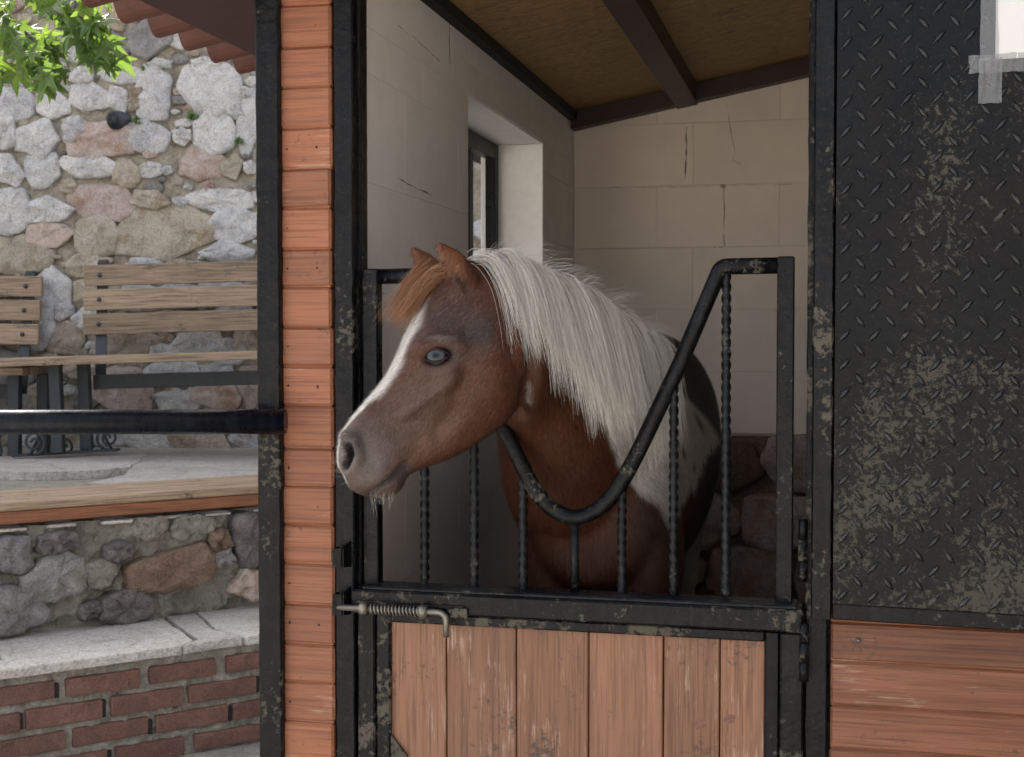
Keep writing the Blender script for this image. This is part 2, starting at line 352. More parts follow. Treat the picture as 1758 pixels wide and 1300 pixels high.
# --- front: posts and cladding
FT = 2.02                                         # top of the front posts
def wav(amp, s, o): return lambda v: Vector((v.x+amp*nz((0, 0, v.z), s, o), v.y, v.z))
def post(name, px0, px1, y0, y1, z0, z1, mat, o=0.0, amp=.0016, at=650):
    x0, x1 = WX(px0, y0, at), WX(px1, y0, at); n = 90; V = []; Fc = []
    for i in range(n+1):
        z = z0+(z1-z0)*i/n
        a, b = x0+amp*nz((0, 0, z), 28, o), x1+amp*nz((0, 0, z), 33, o+5); c = .0025
        V += [(a+c, y0, z), (b-c, y0, z), (b, y0+c, z), (b, y1, z), (a, y1, z), (a, y0+c, z)]
    for i in range(n):
        for k in range(6):
            p, q = i*6+k, i*6+(k+1) % 6; Fc.append((p, q, q+6, p+6))
    Fc.append((5, 4, 3, 2, 1, 0)); Fc.append(tuple(range(n*6, n*6+6)))
    return mesh_obj(name, V, Fc, mat, stable)
zr0, zr1 = WZ(462, 744, -.02), WZ(462, 704, -.02)
post('post', 441, 480.5, -.022, .02, .0, zr0, M['paint_mid'], 1)
post('post', 441, 480.5, -.022, .02, zr1, FT-.06, M['paint'], 2)
post('post', 574, 607, -.004, .04, 0, FT, M['paint_mid'], 3)
post('post', 606.5, 620, .022, .058, 0, FT, M['paint'], 4, amp=.0004)
post('post', 1385, 1424, -.002, .055, 0, FT+.25, M['paint_worn'], 5)
cl = box('cladding', WX(484, .02), WX(570, .02), .018, .0555, 0, FT, M['dark'], stable, 0)
js = [-62, 8, 80, 150, 220, 290, 357, 428, 493, 562, 629, 697, 770, 835, 902, 968, 1038, 1106, 1172, 1240, 1310, 1378, 1446, 1514, 1582, 1650, 1718, 1786]
for i in range(len(js)-1):
    z1, z0 = WZ(525, js[i], -.006), WZ(525, js[i+1], -.006)
    if z0 < .01: break
    x1 = WX(571, -.006)+random.uniform(-.003, .0015); x0 = WX(482, -.006)
    rz = random.uniform(-.004, .004)
    V, Fc = boxgeo(x0, x1, -.006+random.uniform(-.0015, .0015), .0175, z0+.0006, z1-.0006, .0042)
    V = [Vector((v.x, v.y, v.z+(v.x-x0)*rz*4+.0008*nz(v, 30, i))) for v in V]
    bd = mesh_obj('board', V, Fc, M['wood'], cl)
    for nx_ in ((.014,) if i % 3 == 0 else (.014, .07) if i % 3 == 1 else ()):
        tube('nail', [Vector((x0+nx_, .0, (z0+z1)/2+random.uniform(-.012, .012))), Vector((x0+nx_, -.0068, (z0+z1)/2))], .0017, M['dark'], bd, n=7)
    # narrow tongue lip at the foot of each board
    V, Fc = boxgeo(x0, x1-.002, -.0025, .0172, z0-.0012, z0+.0075, .0015); mesh_obj('lip', V, Fc, M['wood'], bd)
cr = box('cladding', WX(1427, .03), 1.75, .030, .0590, 0, FT+.28, M['dark'], stable, 0)
jr = [905, 988, 1068, 1135, 1212, 1286, 1362, 1438, 1514, 1590, 1666, 1742]
for i in range(len(jr)-1):
    z1, z0 = WZ(1432, jr[i], 0), WZ(1432, jr[i+1], 0)
    if z0 < .01: break
    x0 = WX(1429, 0)+random.uniform(-.001, .002)
    V, Fc = boxgeo(x0, 1.75, .002+random.uniform(-.001, .001), .0295, z0+.0008, z1-.0008, .004)
    bd = mesh_obj('board', V, Fc, M['wood_r'], cr)
    V, Fc = boxgeo(x0, 1.75, .0055, .0292, z0-.001, z0+.009, .0015); mesh_obj('lip', V, Fc, M['wood_r'], bd)
    if i == 2:
        p = W(1474, 1100, .002)
        tube('screw', [p+Vector((0, .004, 0)), p-Vector((0, .0015, 0))], .0042, M['steel'], bd, n=10)

# ================================================================== UPPER DOOR (tread plate), swung open
hp = W(1392, 1060, -.030); PA = R(-4.5)
door = empty('upper_door', hp, Matrix.Rotation(PA, 3, 'Z'))
tag(door, 'black diamond tread steel upper door swung open beside the gate', 'door')
DW, DH = .80, 1.02
V = []; Fc = []; n = 120
for i in range(n+1):                               # flange strip with hand-welded edge
    z = DH*i/n; a = .0008*nz((0, 0, z), 30, 2); b = .0325+.0012*nz((0, 0, z), 45, 9)
    V += [(a, -.004, z), (a+.003, -.008, z), (b-.002, -.008, z), (b, -.003, z), (b, .022, z), (a, .022, z)]
for i in range(n):
    for k in range(6): p, q = i*6+k, i*6+(k+1) % 6; Fc.append((p, q, q+6, p+6))
Fc += [(5, 4, 3, 2, 1, 0), tuple(range(n*6, n*6+6))]
mesh_obj('hinge_stile', V, Fc, M['paint_mid'], door, world=False)
pl = box('tread_plate', .0345, DW, -.004, .001, .0, DH, M['plate'], door, .0006, world=False)
V, Fc = boxgeo(.034, DW, -.0065, .02, .0, .026, .002); mesh_obj('bottom_rail', V, Fc, M['paint_mid'], door, world=False)
box('backing', .034, DW, .0012, .021, .027, DH, M['dark'], door, 0, world=False)
V = []; Fc = []
def lens(cx, cz, ang, L=.0155, Wd=.0046, H=.0040):
    b = len(V); ca, sa = math.cos(ang), math.sin(ang); n = 14
    for ring, (sc_, h) in enumerate(((1, 0), (.72, .75), (.35, 1))):
        for k in range(n):
            t = 2*math.pi*k/n; u = math.cos(t); q = math.sin(t)
            x = L*u*(sc_ if ring else 1); y = Wd*sc_*q*(1-abs(u)**2.2*.6)
            V.append((cx+x*ca-y*sa, -.0040-H*h+(.0004 if ring == 0 else 0), cz+x*sa+y*ca))
    for r in range(2):
        for k in range(n): p, q = b+r*n+k, b+r*n+(k+1) % n; Fc.append((p, q, q+n, p+n))
    Fc.append(tuple(b+2*n+k for k in range(n)))
P = .0462
for i in range(-1, 19):
    for j in range(0, 24):
        x, z = .050+i*P, .04+j*P
        if .04 < x < DW-.01 and z < DH-.01: lens(x, z, R(48))
        x, z = x+P*.5, z+P*.5
        if .04 < x < DW-.01 and z < DH-.01: lens(x, z, R(-52), L=.0140)
tag(mesh_obj('tread_pattern', V, [tuple(reversed(f)) for f in Fc], M['tread'], pl, smooth=True, world=False), kind='stuff')
# paper with tape
Mi = WM[door.name].inverted()
pc = Mi @ W(1709, 100, -.07)
paper = empty('paper_notice', WM[door.name] @ Vector((pc.x, -.0088, pc.z)), Matrix.Rotation(PA, 3, 'Z'))
tag(paper, 'blank white paper sheet taped to the tread plate door', 'paper')
mp_, nt_, b_ = mat_new('paper'); b_.inputs['Base Color'].default_value = (.66, .65, .65, 1); b_.inputs['Roughness'].default_value = .7
box('sheet', 0, .21, -.0008, -.0002, 0, .297, mp_, paper, 0, world=False)
mt_, nt_, b_ = mat_new('clear_tape'); N_ = NB(nt_); b_.inputs['Base Color'].default_value = (.30, .31, .32, 1); b_.inputs['Roughness'].default_value = .14
b_.inputs['Alpha'].default_value = .40
def tape(x0, x1, z0, z1, along):
    V = []; Fc = []; n, m = (34, 8)
    for i in range(n+1):
        for j in range(m+1):
            u, v = i/n, j/m
            x, z = x0+(x1-x0)*u, z0+(z1-z0)*v
            c = (nz((x*(20 if along == 'x' else 160), 0, z*(160 if along == 'x' else 20)), 1.0, 3.3))
            edge = .002*nz((x*90, z*90, 0), 1, 8)
            V.append((x+edge, -.0022-.0030*c, z+edge))
    for i in range(n):
        for j in range(m): a = i*(m+1)+j; Fc.append((a, a+m+1, a+m+2, a+1))
    mesh_obj('tape', V, Fc, mt_, paper, world=False)
tape(-.022, .004, -.002, .25, 'x'); tape(-.038, .10, -.020, .008, 'z'); tape(-.024, .010, -.066, .002, 'z')

# ================================================================== GATE
GY = .032
gate = empty('stable_gate', W(1000, 1300, GY))
tag(gate, 'black steel stable gate with dipped pipe top, twisted bars and wooden panel', 'gate')
def gz(px, py, Y=GY): return WZ(px, py, Y)
def gp(px, py, Y=GY): return W(px, py, Y)
ut = .014
xa = gp(640, 700).x; box('upright', xa-ut, xa+ut, GY-ut, GY+ut, gz(640, 1030), gz(640, 462), M['paint_mid'], gate, .002)
xb = gp(1348, 700).x; box('upright', xb-ut, xb+ut, GY-ut, GY+ut, gz(1348, 1042), gz(1348, 441), M['paint_mid'], gate, .002)
pts = [gp(650, 475), gp(742, 473), gp(861, 728), gp(889, 785), gp(915, 838), gp(945, 874), gp(985, 892), gp(1024, 878), gp(1052, 852), gp(1075, 815), gp(1096, 775), gp(1168, 623), gp(1238, 458), gp(1338, 456)]
pp = rounded(pts[:3], .010, 4)[:-1] + rounded(pts[2:12], .03, 5) + rounded(pts[11:], .010, 4)[1:]
tube('dipped_rail', pp, .0138, M['paint_mid'], gate, n=18)
def bar(px, ytop, smooth=False):
    a = gp(px, ytop); b = gp(px, 1024); b.x = a.x+ (b.x-a.x)*.6
    if smooth: tube('bar', [b, a], .0072, M['barpaint'], gate, n=14); return
    k = max(4, int((a.z-b.z)/.004)); tw = 2*math.pi/ (.052/.004)/1.0
    V, Fc = tubegeo([b.lerp(a, i/k) for i in range(k+1)], .0084, 8, twist=tw*.7, square=True)
    # square section: four corners proud, four flats sunk
    mesh_obj('bar', V, Fc, M['barpaint'], gate, smooth=True)
for px, yt in ((729, 476), (814, 622), (898, 822), (1068, 840), (1157, 655), (1247, 468)): bar(px, yt)
bar(987, 898, True)
# top rail and lower leaf
zt, zl = gz(985, 1030, -.018), gz(985, 1068, -.018)
x0, x1 = WX(601, -.018, 1040), WX(1379, -.018, 1040)
box('top_rail', x0, x1, -.018, GY+.016, zl, zt, M['paint_mid'], gate, .0035)
box('ledge', x0+.02, x1-.01, -.012, GY+.015, zt-.001, zt+.0055, M['barpaint'], gate, .002)
LB = .24
xs0, xs1 = WX(614, -.014, 1150), WX(643, -.014, 1150)
box('stile', xs0, xs1, -.014, .045, LB, zl-.001, M['paint_worn'], gate, .003)
box('stile', xs1+.001, WX(670, -.010, 1150), -.010, .045, LB, zl-.001, M['paint_worn'], gate, .003)
box('stile', WX(1313, -.010, 1150), WX(1338, -.010, 1150), -.010, .045, LB, zl-.001, M['paint_worn'], gate, .003)
box('stile', WX(1339, -.014, 1150), WX(1379, -.014, 1150), -.014, .045, LB, zl-.001, M['paint_worn'], gate, .003)
zm = gz(985, 1085, -.010)
box('moulding', WX(670.5, -.010, 1150), WX(1312.5, -.010, 1150), -.0105, .04, zm, zl-.001, M['paint_worn'], gate, .0025)
box('bottom_rail', x0+.012, x1, -.0145, .046, LB-.04, LB-.001, M['paint_worn'], gate, .003)
be = [669, 767, 887, 1011, 1139, 1236, 1314]
for i in range(6):
    a, b = WX(be[i], .002, 1190)+.0011, WX(be[i+1], .002, 1190)-.0011
    V, Fc = boxgeo(a, b, .0005+random.uniform(-.001, .001), .024, LB, zm+.004, .0018)
    mesh_obj('board', V, Fc, M['wood_v'], gate)
def knot(px, py, r):
    c = W(px, py, -.0006); n = 20; V = [c]; 
    for q in (1.0,):
        for k in range(n): t = 2*math.pi*k/n; V.append(c+Vector((math.cos(t)*r*1.15, .0004, math.sin(t)*r*.85+math.cos(t)*r*.25)))
    mesh_obj('knot', V, [(0, 1+(k+1) % n, 1+k) for k in range(n)], M['knot'], gate)
M['knot'] = m_plain('knot_wood', (.17, .075, .05), .6, ns=120, var=.5)
knot(962, 1133, .010); knot(1253, 1235, .012); knot(1202, 1243, .010)
c0 = W(671, 1262, -.008); V = [c0, W(700, 1300, -.008), W(671, 1300, -.008)]; V += [v+Vector((0, .006, 0)) for v in V]
mesh_obj('gusset', V, [(0, 2, 1), (3, 4, 5), (0, 1, 4, 3), (1, 2, 5, 4), (2, 0, 3, 5)], M['paint_worn'], gate)
# latch
zla = gz(690, 1048, -.03)
latch = box('latch', WX(604, -.022, 1048), WX(797, -.022, 1048), -.0215, -.0182, zla-.011, zla+.011, M['paint_worn'], gate, .001)
lp = lambda px, dz=0, Y=-.031: Vector((WX(px, Y, 1048), Y, zla+dz))
tube('bolt', rounded([lp(574), lp(757), lp(766, -.008), lp(766, -.042)], .008, 5), .0055, M['steel'], latch, n=12)
sp = []; x0_, x1_ = lp(636).x, lp(722).x
for i in range(14*10+1):
    t = i/140; a = t*14*2*math.pi; sp.append(Vector((x0_+(x1_-x0_)*t, -.031+.0085*math.cos(a), zla+.0085*math.sin(a))))
tube('spring', sp, .0017, M['steel'], latch, n=6)
for px in (625, 727):
    tube('collar', [lp(px-6), lp(px+6)], .0115, M['steel'], latch, n=14)
    box('lug', lp(px).x-.006, lp(px).x+.006, -.031, -.019, zla-.006, zla+.006, M['steel'], latch, .001)
box('end_tab', lp(768).x, lp(800).x, -.0245, -.0218, zla-.010, zla+.007, M['paint_worn'], latch, .001)
# keepers on the post (part of the stable)
def keeper(py0, py1):
    z1, z0 = WZ(585, py0, -.02), WZ(585, py1, -.02); xk0, xk1 = WX(572, -.03), WX(586, -.03); xe = WX(600, -.004)
    V = []
    for y_, dz in ((-.034, 0),): pass
    prof = [(xe, -.0045), (xk1, -.034), (xk0, -.038), (xk0-.001, -.012)]
    V = []; Fc = []
    for t in (0, .0045):
        for (x, y) in prof:
            V += [(x+t*.6, y+t, z0-(.004 if x > xk1 else 0)), (x+t*.6, y+t, z1+(.010 if x > xk1 else 0))]
    k = len(prof)*2
    for i in range(len(prof)-1):
        a = i*2; Fc += [(a, a+2, a+3, a+1), (a+k, a+k+1, a+k+3, a+k+2), (a, a+k, a+k+2, a+2), (a+1, a+3, a+k+3, a+k+1)]
    Fc += [(0, 1, k+1, k), (k-2, 2*k-2, 2*k-1, k-1)]
    mesh_obj('latch_keeper', V, Fc, M['paint_mid'], stable)
keeper(940, 972); keeper(1018, 1054)
# hinges
def hinge(px, py0, py1, Y, mat):
    a, b = W(px, py0, Y), W(px, py1, Y); b.x = a.x; n = 5
    for i in range(3):
        p, q = a.lerp(b, i/3+.01), a.lerp(b, (i+1)/3-.01); tube('hinge_knuckle', [p, q], .0075, mat, stable, n=12)
hinge(1379, 890, 1000, -.012, M['paint_worn']); hinge(1381, 1070, 1170, -.020, M['paint_mid'])

# ================================================================== HANDRAIL
pa = W(491, 724, -.048); pb = pa - RGT*1.1 + Vector((0, 0, -.002))
hr = tag(mesh_obj('handrail', *tubegeo([pa, pb], .0218, 28), M['paint_pipe'], smooth=False), 'thick black painted steel pipe handrail fixed to the stable post', 'handrail')
for p_ in hr.data.polygons:
    if len(p_.vertices) == 4: p_.use_smooth = True

# ================================================================== ROCKS, TERRACES
def stone_geo(w, h, dep, seed, rough=1.0, n=30, expo=4.0):
    """irregular chiselled rock in local x (along), z (up), -y (out)"""
    rng = random.Random(seed); ph = rng.uniform(0, 100); V = []; Fc = []
    m = rng.randint(5, 8); t0 = rng.uniform(0, 6.28); cor = []
    for i in range(m):
        t = t0+2*math.pi*(i+rng.uniform(-.28, .28))/m; c, q = math.cos(t), math.sin(t)
        r = min(1.22, 1/((abs(c)**expo+abs(q)**expo)**(1/expo)))*rng.uniform(.90, 1.06); cor.append(Vector((c*r*w/2, q*r*h/2)))
    # walk the corner polygon evenly
    per = [(cor[(i+1) % m]-cor[i]).length for i in range(m)]; tot = sum(per); ol = []; mm = min(w, h)
    for k in range(n):
        s = tot*k/n; i = 0
        while s > per[i]: s -= per[i]; i += 1
        p = cor[i].lerp(cor[(i+1) % m], s/per[i]); c = noise.noise(Vector((p.x*3/mm+ph, p.y*3/mm, ph))); d = noise.noise(Vector((p.x*9/mm, p.y*9/mm, ph)))
        ol.append(p*(1+.09*rough*c+.05*rough*d))
    pl = [(rng.uniform(0, 6.28), rng.uniform(.5, 1.3), rng.uniform(.35, .9)) for _ in range(4)]
    prof = [(1.02, None), (1.0, .30), (.992, .72), (.965, .93), (.82, 1.0), (.55, 1.02), (.28, 1.02)]
    def front(x, z, f):
        y = f
        for a, sl, of in pl:
            t = (math.cos(a)*x/(w/2)+math.sin(a)*z/(h/2)); y = min(y, f*(1-max(0, t-of+.15)*sl*.40))
        e = noise.noise(Vector((x*4.5/mm+ph, z*4.5/mm, ph)))*.34+noise.noise(Vector((x*11/mm, z*11/mm, ph)))*.22+noise.noise(Vector((x*26/mm, z*26/mm, ph)))*.12
        return -dep*(y+e*rough*(1 if f > .5 else .2))
    for (s, f) in prof:
        for p in ol:
            q = p*s; V.append((q.x, .05 if f is None else front(q.x, q.y, f), q.y))
    V.append((0, front(0, 0, 1.05), 0)); L = len(prof)
    for i in range(L-1):
        for k in range(n): p, q = i*n+k, i*n+(k+1) % n; Fc.append((p, q, q+n, p+n))
    for k in range(n): Fc.append(((L-1)*n+k, (L-1)*n+(k+1) % n, len(V)-1))
    return V, Fc
def place_stone(parent, O, U, Nn, x, z, w, h, dep, mat, seed, rough=1.0, name='stone', rot=0.0, out=0.0):
    """O origin of wall face, U along, Nn outward normal"""
    V, Fc = stone_geo(w, h, dep, seed, rough); c, s = math.cos(rot), math.sin(rot)
    VV = [O+U*(x+v[0]*c-v[2]*s)+Vector((0, 0, z+v[0]*s+v[2]*c))-Nn*(v[1]-out) for v in V]
    return mesh_obj(name, VV, Fc, mat, parent, smooth=True)
def rough_sheet(name, O, U, Nn, x0, x1, z0, z1, step, amp, mat, parent, sc=9, kind=None, o=0):
    nx, nz_ = max(2, int((x1-x0)/step)), max(2, int((z1-z0)/step)); V = []; Fc = []
    for i in range(nx+1):
        for j in range(nz_+1):
            x, z = x0+(x1-x0)*i/nx, z0+(z1-z0)*j/nz_
            d = amp*(noise.noise(Vector((x*sc, z*sc, o)))+.5*noise.noise(Vector((x*sc*2.7, z*sc*2.7, o+3)))+.3*noise.noise(Vector((x*sc*7, z*sc*7, o+5))))
            V.append(O+U*x+Vector((0, 0, z))+Nn*d)
    for i in range(nx):
        for j in range(nz_): a = i*(nz_+1)+j; Fc.append((a, a+nz_+1, a+nz_+2, a+1))
    ob = mesh_obj(name, V, Fc, mat, parent, smooth=True); return ob

# ---- tall retaining wall
DR = 6.55; s_ = DR/F
WO = CAM + FWD*DR; WO.z = 0                          # wall face origin at picture column CX
Uw = RGT; Nw = Vector((-math.sin(TH)*-1, -math.cos(TH), 0))     # towards the camera
rwall = empty('retaining_wall', WO)
tag(rwall, 'tall rubble retaining wall of pale limestone in tan mortar behind the benches', 'wall')
def wx(px): return (px-CX)*s_
def wz(py): return CAM.z+(574-py)*s_
ST = [(29,181,64,50,'w'),(98,184,50,44,'w'),(147,134,37,24,'w'),(213,134,68,25,'w'),(164,169,64,47,'w'),(210,176,30,38,'w'),(236,172,24,38,'t'),(267,164,54,80,'w'),(278,115,44,18,'w'),(361,112,50,15,'w'),(366,157,90,74,'w'),(423,164,22,18,'w'),(430,212,36,92,'w'),(374,230,66,64,'w'),(408,197,26,22,'w'),(318,239,27,28,'w'),(322,215,28,13,'w'),(262,237,68,50,'g1'),(200,36,46,44,'t'),(200,82,50,44,'g'),(264,72,66,60,'g'),(146,84,60,50,'g1'),(90,70,54,46,'t'),(320,60,60,50,'w'),(380,60,56,46,'t'),(262,15,60,50,'g'),(15,233,34,50,'w'),(71,240,68,57,'w'),(135,225,38,38,'w'),(174,243,106,54,'p'),(160,289,82,32,'w'),(20,298,46,48,'w'),(78,294,56,50,'w'),(124,323,24,20,'t'),(264,294,36,24,'w'),(349,281,66,50,'p'),(403,288,36,38,'t'),(434,290,22,18,'w'),(222,300,40,44,'t'),(24,366,54,70,'w'),(90,361,74,42,'w'),(92,403,84,40,'p'),(180,349,98,54,'p'),(264,345,64,30,'t'),(380,345,104,32,'w'),(170,408,66,60,'t'),(288,402,158,78,'t'),(407,388,84,52,'w'),(395,434,84,36,'w'),(40,440,96,60,'t'),(150,455,54,36,'t'),(250,458,60,26,'w'),(320,462,60,26,'t'),(92,500,58,72,'g1'),(46,512,30,40,'g'),(62,564,64,62,'w'),(112,535,30,26,'w'),(114,580,54,52,'t'),(170,500,80,40,'t'),(240,512,60,42,'w'),(310,508,74,40,'w'),(385,502,70,44,'w'),(160,548,60,36,'w'),(300,550,90,30,'t'),(400,545,70,34,'w'),(220,590,106,46,'t'),(288,607,50,30,'w'),(342,585,86,52,'g1'),(390,604,56,38,'w'),(424,586,40,52,'t'),(212,668,94,66,'p'),(296,642,84,34,'w'),(306,688,74,38,'w'),(370,678,72,42,'p'),(372,642,60,30,'g1'),(430,665,40,64,'p'),(72,684,56,50,'t'),(22,636,62,54,'g'),(27,692,52,44,'g'),(150,682,38,46,'g'),(140,632,50,40,'t'),(250,760,84,28,'w'),(312,758,46,28,'t'),(362,760,62,28,'p'),(425,758,60,28,'w'),(180,756,56,28,'g1'),(120,748,60,36,'t'),(50,745,60,36,'g1'),(230,720,70,32,'t'),(310,726,70,26,'w'),(390,722,66,32,'w')]
km = {'w': 'stone_w', 't': 'stone_t', 'p': 'stone_p', 'g': 'stone_g', 'g1': 'stone_w'}
rr_ = random.Random(3); rects = []
for i, (cx, cy, w_, h_, k) in enumerate(ST):
    rects.append((cx, cy, w_, h_))
    place_stone(rwall, WO, Uw, Nw, wx(cx), wz(cy), w_*s_*1.26, h_*s_*1.28, rr_.uniform(.024, .046), M[km[k]], 100+i, 1.15, rot=rr_.uniform(-.09, .09), out=-.005)
# the wall goes on behind the stable, above and to the left
cnt = 0; tries = 0
while tries < 12000 and cnt < 205:
    tries += 1
    big = tries < 6000; cx, cy = (rr_.uniform(-170, 900), rr_.uniform(-80, 775)) if big else (rr_.uniform(-20, 450), rr_.uniform(0, 775))
    w_ = rr_.uniform(62, 112) if big else rr_.uniform(12, 34); h_ = w_*rr_.uniform(.5, .85)
    if -20 < cx < 445 and -10 < cy and big: continue
    ok = all(abs(cx-a)*2 > (w_+c)*.90 or abs(cy-b)*2 > (h_+d)*.92 for a, b, c, d in rects)
    if not ok: continue
    rects.append((cx, cy, w_, h_)); cnt += 1
    place_stone(rwall, WO, Uw, Nw, wx(cx), wz(cy), w_*s_*1.1, h_*s_*1.1, .042 if big else .025, M[rr_.choice(['stone_w', 'stone_w', 'stone_t', 'stone_p', 'stone_g'])], 900+cnt, 1.1, rot=rr_.uniform(-.2, .2))
rough_sheet('mortar', WO, Uw, Nw, wx(-300), wx(1000), .55, 5.2, .018, .026, M['mortar'], rwall, sc=12)
def wbox(name, x0, x1, y0, y1, z0, z1, mat, parent):
    V, Fc = boxgeo(x0, x1, y0, y1, z0, z1, 0); return mesh_obj(name, [WO+Uw*v.x+Vector((0, 0, v.z))-Nw*v.y for v in V], Fc, mat, parent)
wbox('wall_body', wx(-2600), wx(2200), .05, .9, 0, 5.2, M['mortar'], rwall)
dp = D(196, 207, DR-.10); dq = D(232, 203, DR+.05)
V, Fc = tubegeo([dq, dp, dp, dq], [.045, .045, .037, .037], 20, cap=False); mesh_obj('drain_pipe', V, Fc, M['iron'], rwall, smooth=True)
# weeds in the joints
gm, gnt, gb = mat_new('weed_leaf'); gb.inputs['Base Color'].default_value = (.07, .14, .03, 1); gb.inputs['Roughness'].default_value = .5
for i, (px, py, sz, lab) in enumerate(((236, 208, 16, 'small green weed growing under the drain pipe in the wall'), (250, 117, 14, 'tiny green weed rooted beneath the grey stones high on the wall'), (330, 202, 18, 'low green weed growing between two big white stones'), (410, 243, 14, 'little yellowish weed beside the large pale corner stone'), (331, 114, 12, 'tiny weed tuft above the largest white stone'))):
    c = D(px, py, DR-.07); V = []; Fc = []; rg = random.Random(i)
    for k in range(26):
        a = rg.uniform(0, 6.28); L = sz*s_*rg.uniform(.3, .75); d = (Uw*math.cos(a)+Vector((0, 0, 1))*(math.sin(a)*.7+.25)+Nw*rg.uniform(.1, .9)).normalized()
        sd = d.cross(Nw+Vector((.1, 0, .2))).normalized()*L*.22; b = len(V)
        V += [c-Nw*.05, c+d*L*.55+sd, c+d*L, c+d*L*.55-sd]; Fc.append((b, b+1, b+2, b+3))
    tag(mesh_obj('wall_weed', V, Fc, gm), lab, 'weed', 'weeds in the wall joints')

# ---- brick seat wall, rubble riser, plank seat, terrace (running off at an angle)
ZS = .335
A0, A1 = GZ(0, 1147, ZS), GZ(447, 1087, ZS); Ub = (A1-A0); Ub.z = 0; LBr = Ub.length; Ub.normalize(); Nb = Vector((Ub.y, -Ub.x, 0))
if Nb.dot(CAM-A0) < 0: Nb = -Nb
BO = Vector((A0.x, A0.y, 0))
brickw = empty('brick_wall', BO); tag(brickw, 'low red brick wall capped with pale flagstones left of the stable', 'wall')
X0, X1 = -.55, LBr+.62
rough_sheet('mortar', BO-Nb*.004, Ub, Nb, X0, X1, -.02, ZS-.004, .008, .011, M['mortar_b'], brickw, sc=22, o=4)
V, Fc = boxgeo(X0, X1, .02, .40, 0, ZS-.035, 0); mesh_obj('wall_body', [BO+Ub*v.x+Vector((0, 0, v.z))-Nb*v.y for v in V], Fc, M['mortar_g'], brickw)
chh, bl = .0735, .236; rg = random.Random(5)
sh = [.02, -.10, .035, -.085, .01]
for r in range(5):
    zc = ZS-.062-chh*(r+.5)+.018; x = X0+sh[r]
    if zc < -.04: break
    while x < X1:
        L = bl*rg.uniform(.94, 1.04)-rg.uniform(.014, .024); hgt = .053*rg.uniform(.95, 1.05)
        V, Fc = boxgeo(x, x+L, -.012+rg.uniform(-.004, .004), .06, zc-hgt/2, zc+hgt/2, .006, 2)
        t = rg.uniform(-.012, .012)
        V = [Vector((v.x+.003*nz(v, 35, r), v.y+.003*nz(v, 30, r+x), v.z+(v.x-x)*t+.0035*nz(v, 28, r+9))) for v in V]
        mesh_obj('brick', [BO+Ub*v.x+Vector((0, 0, v.z))-Nb*v.y for v in V], Fc, M['brick'], brickw)
        if rg.random() < .7:
            V, Fc = boxgeo(x+L+.001, x+L+rg.uniform(.009, .013), -.0085, .03, zc-hgt*.46, zc+hgt*rg.uniform(.30, .46), .001)
            mesh_obj('open_joint', [BO+Ub*v.x+Vector((0, 0, v.z))-Nb*v.y for v in V], Fc, M['dark'], brickw)
        x += bl*rg.uniform(.98, 1.02)
# flagstone caps: irregular plan polygons (x along, y back)
caps = [[(-.55, -.02), (-.10, -.022), (.02, .10), (.05, .40), (-.55, .42)], [(-.09, -.024), (.50, -.026), (.56, .02), (.60, .41), (.06, .41), (.03, .10)], [(.515, -.022), (.70, -.018), (.66, .12), (.71, .40), (.612, .41), (.575, .02)], [(.715, -.026), (1.02, -.02), (1.0, .41), (.722, .40), (.672, .12)], [(1.03, -.02), (X1, -.02), (X1, .41), (1.012, .41)]]
for ci, poly in enumerate(caps):
    pts_ = []
    for k in range(len(poly)):
        a, b = Vector(poly[k]), Vector(poly[(k+1) % len(poly)]); m = max(2, int((b-a).length/.03))
        for q in range(m):
            p = a.lerp(b, q/m); p += Vector((noise.noise(Vector((p.x*30, p.y*30, ci))), noise.noise(Vector((p.x*30, p.y*30, ci+7)))))*.006; pts_.append(p)
    n = len(pts_); z1_, z0_ = ZS, ZS-.026; V = []; cen = sum(pts_, Vector((0, 0)))/n
    for (zz, s) in ((z0_, 1), (z1_-.005, 1.0), (z1_, .988)):
        for p in pts_: q = cen+(p-cen)*s; V.append(BO+Ub*q.x-Nb*q.y+Vector((0, 0, zz+.003*nz((q.x*9, q.y*9, zz), 1, ci))))
    Fc = [tuple(range(n-1, -1, -1)), tuple(range(2*n, 3*n))]
    for r in range(2):
        for k in range(n): a, b = r*n+k, r*n+(k+1) % n; Fc.append((a, b, b+n, a+n))
    mesh_obj('flagstone', V, Fc, M['slab'], brickw)
V, Fc = boxgeo(X0, X1, .03, .42, ZS-.034, ZS-.012, 0); mesh_obj('bedding', [BO+Ub*v.x+Vector((0, 0, v.z))-Nb*v.y for v in V], Fc, M['mortar_g'], brickw)
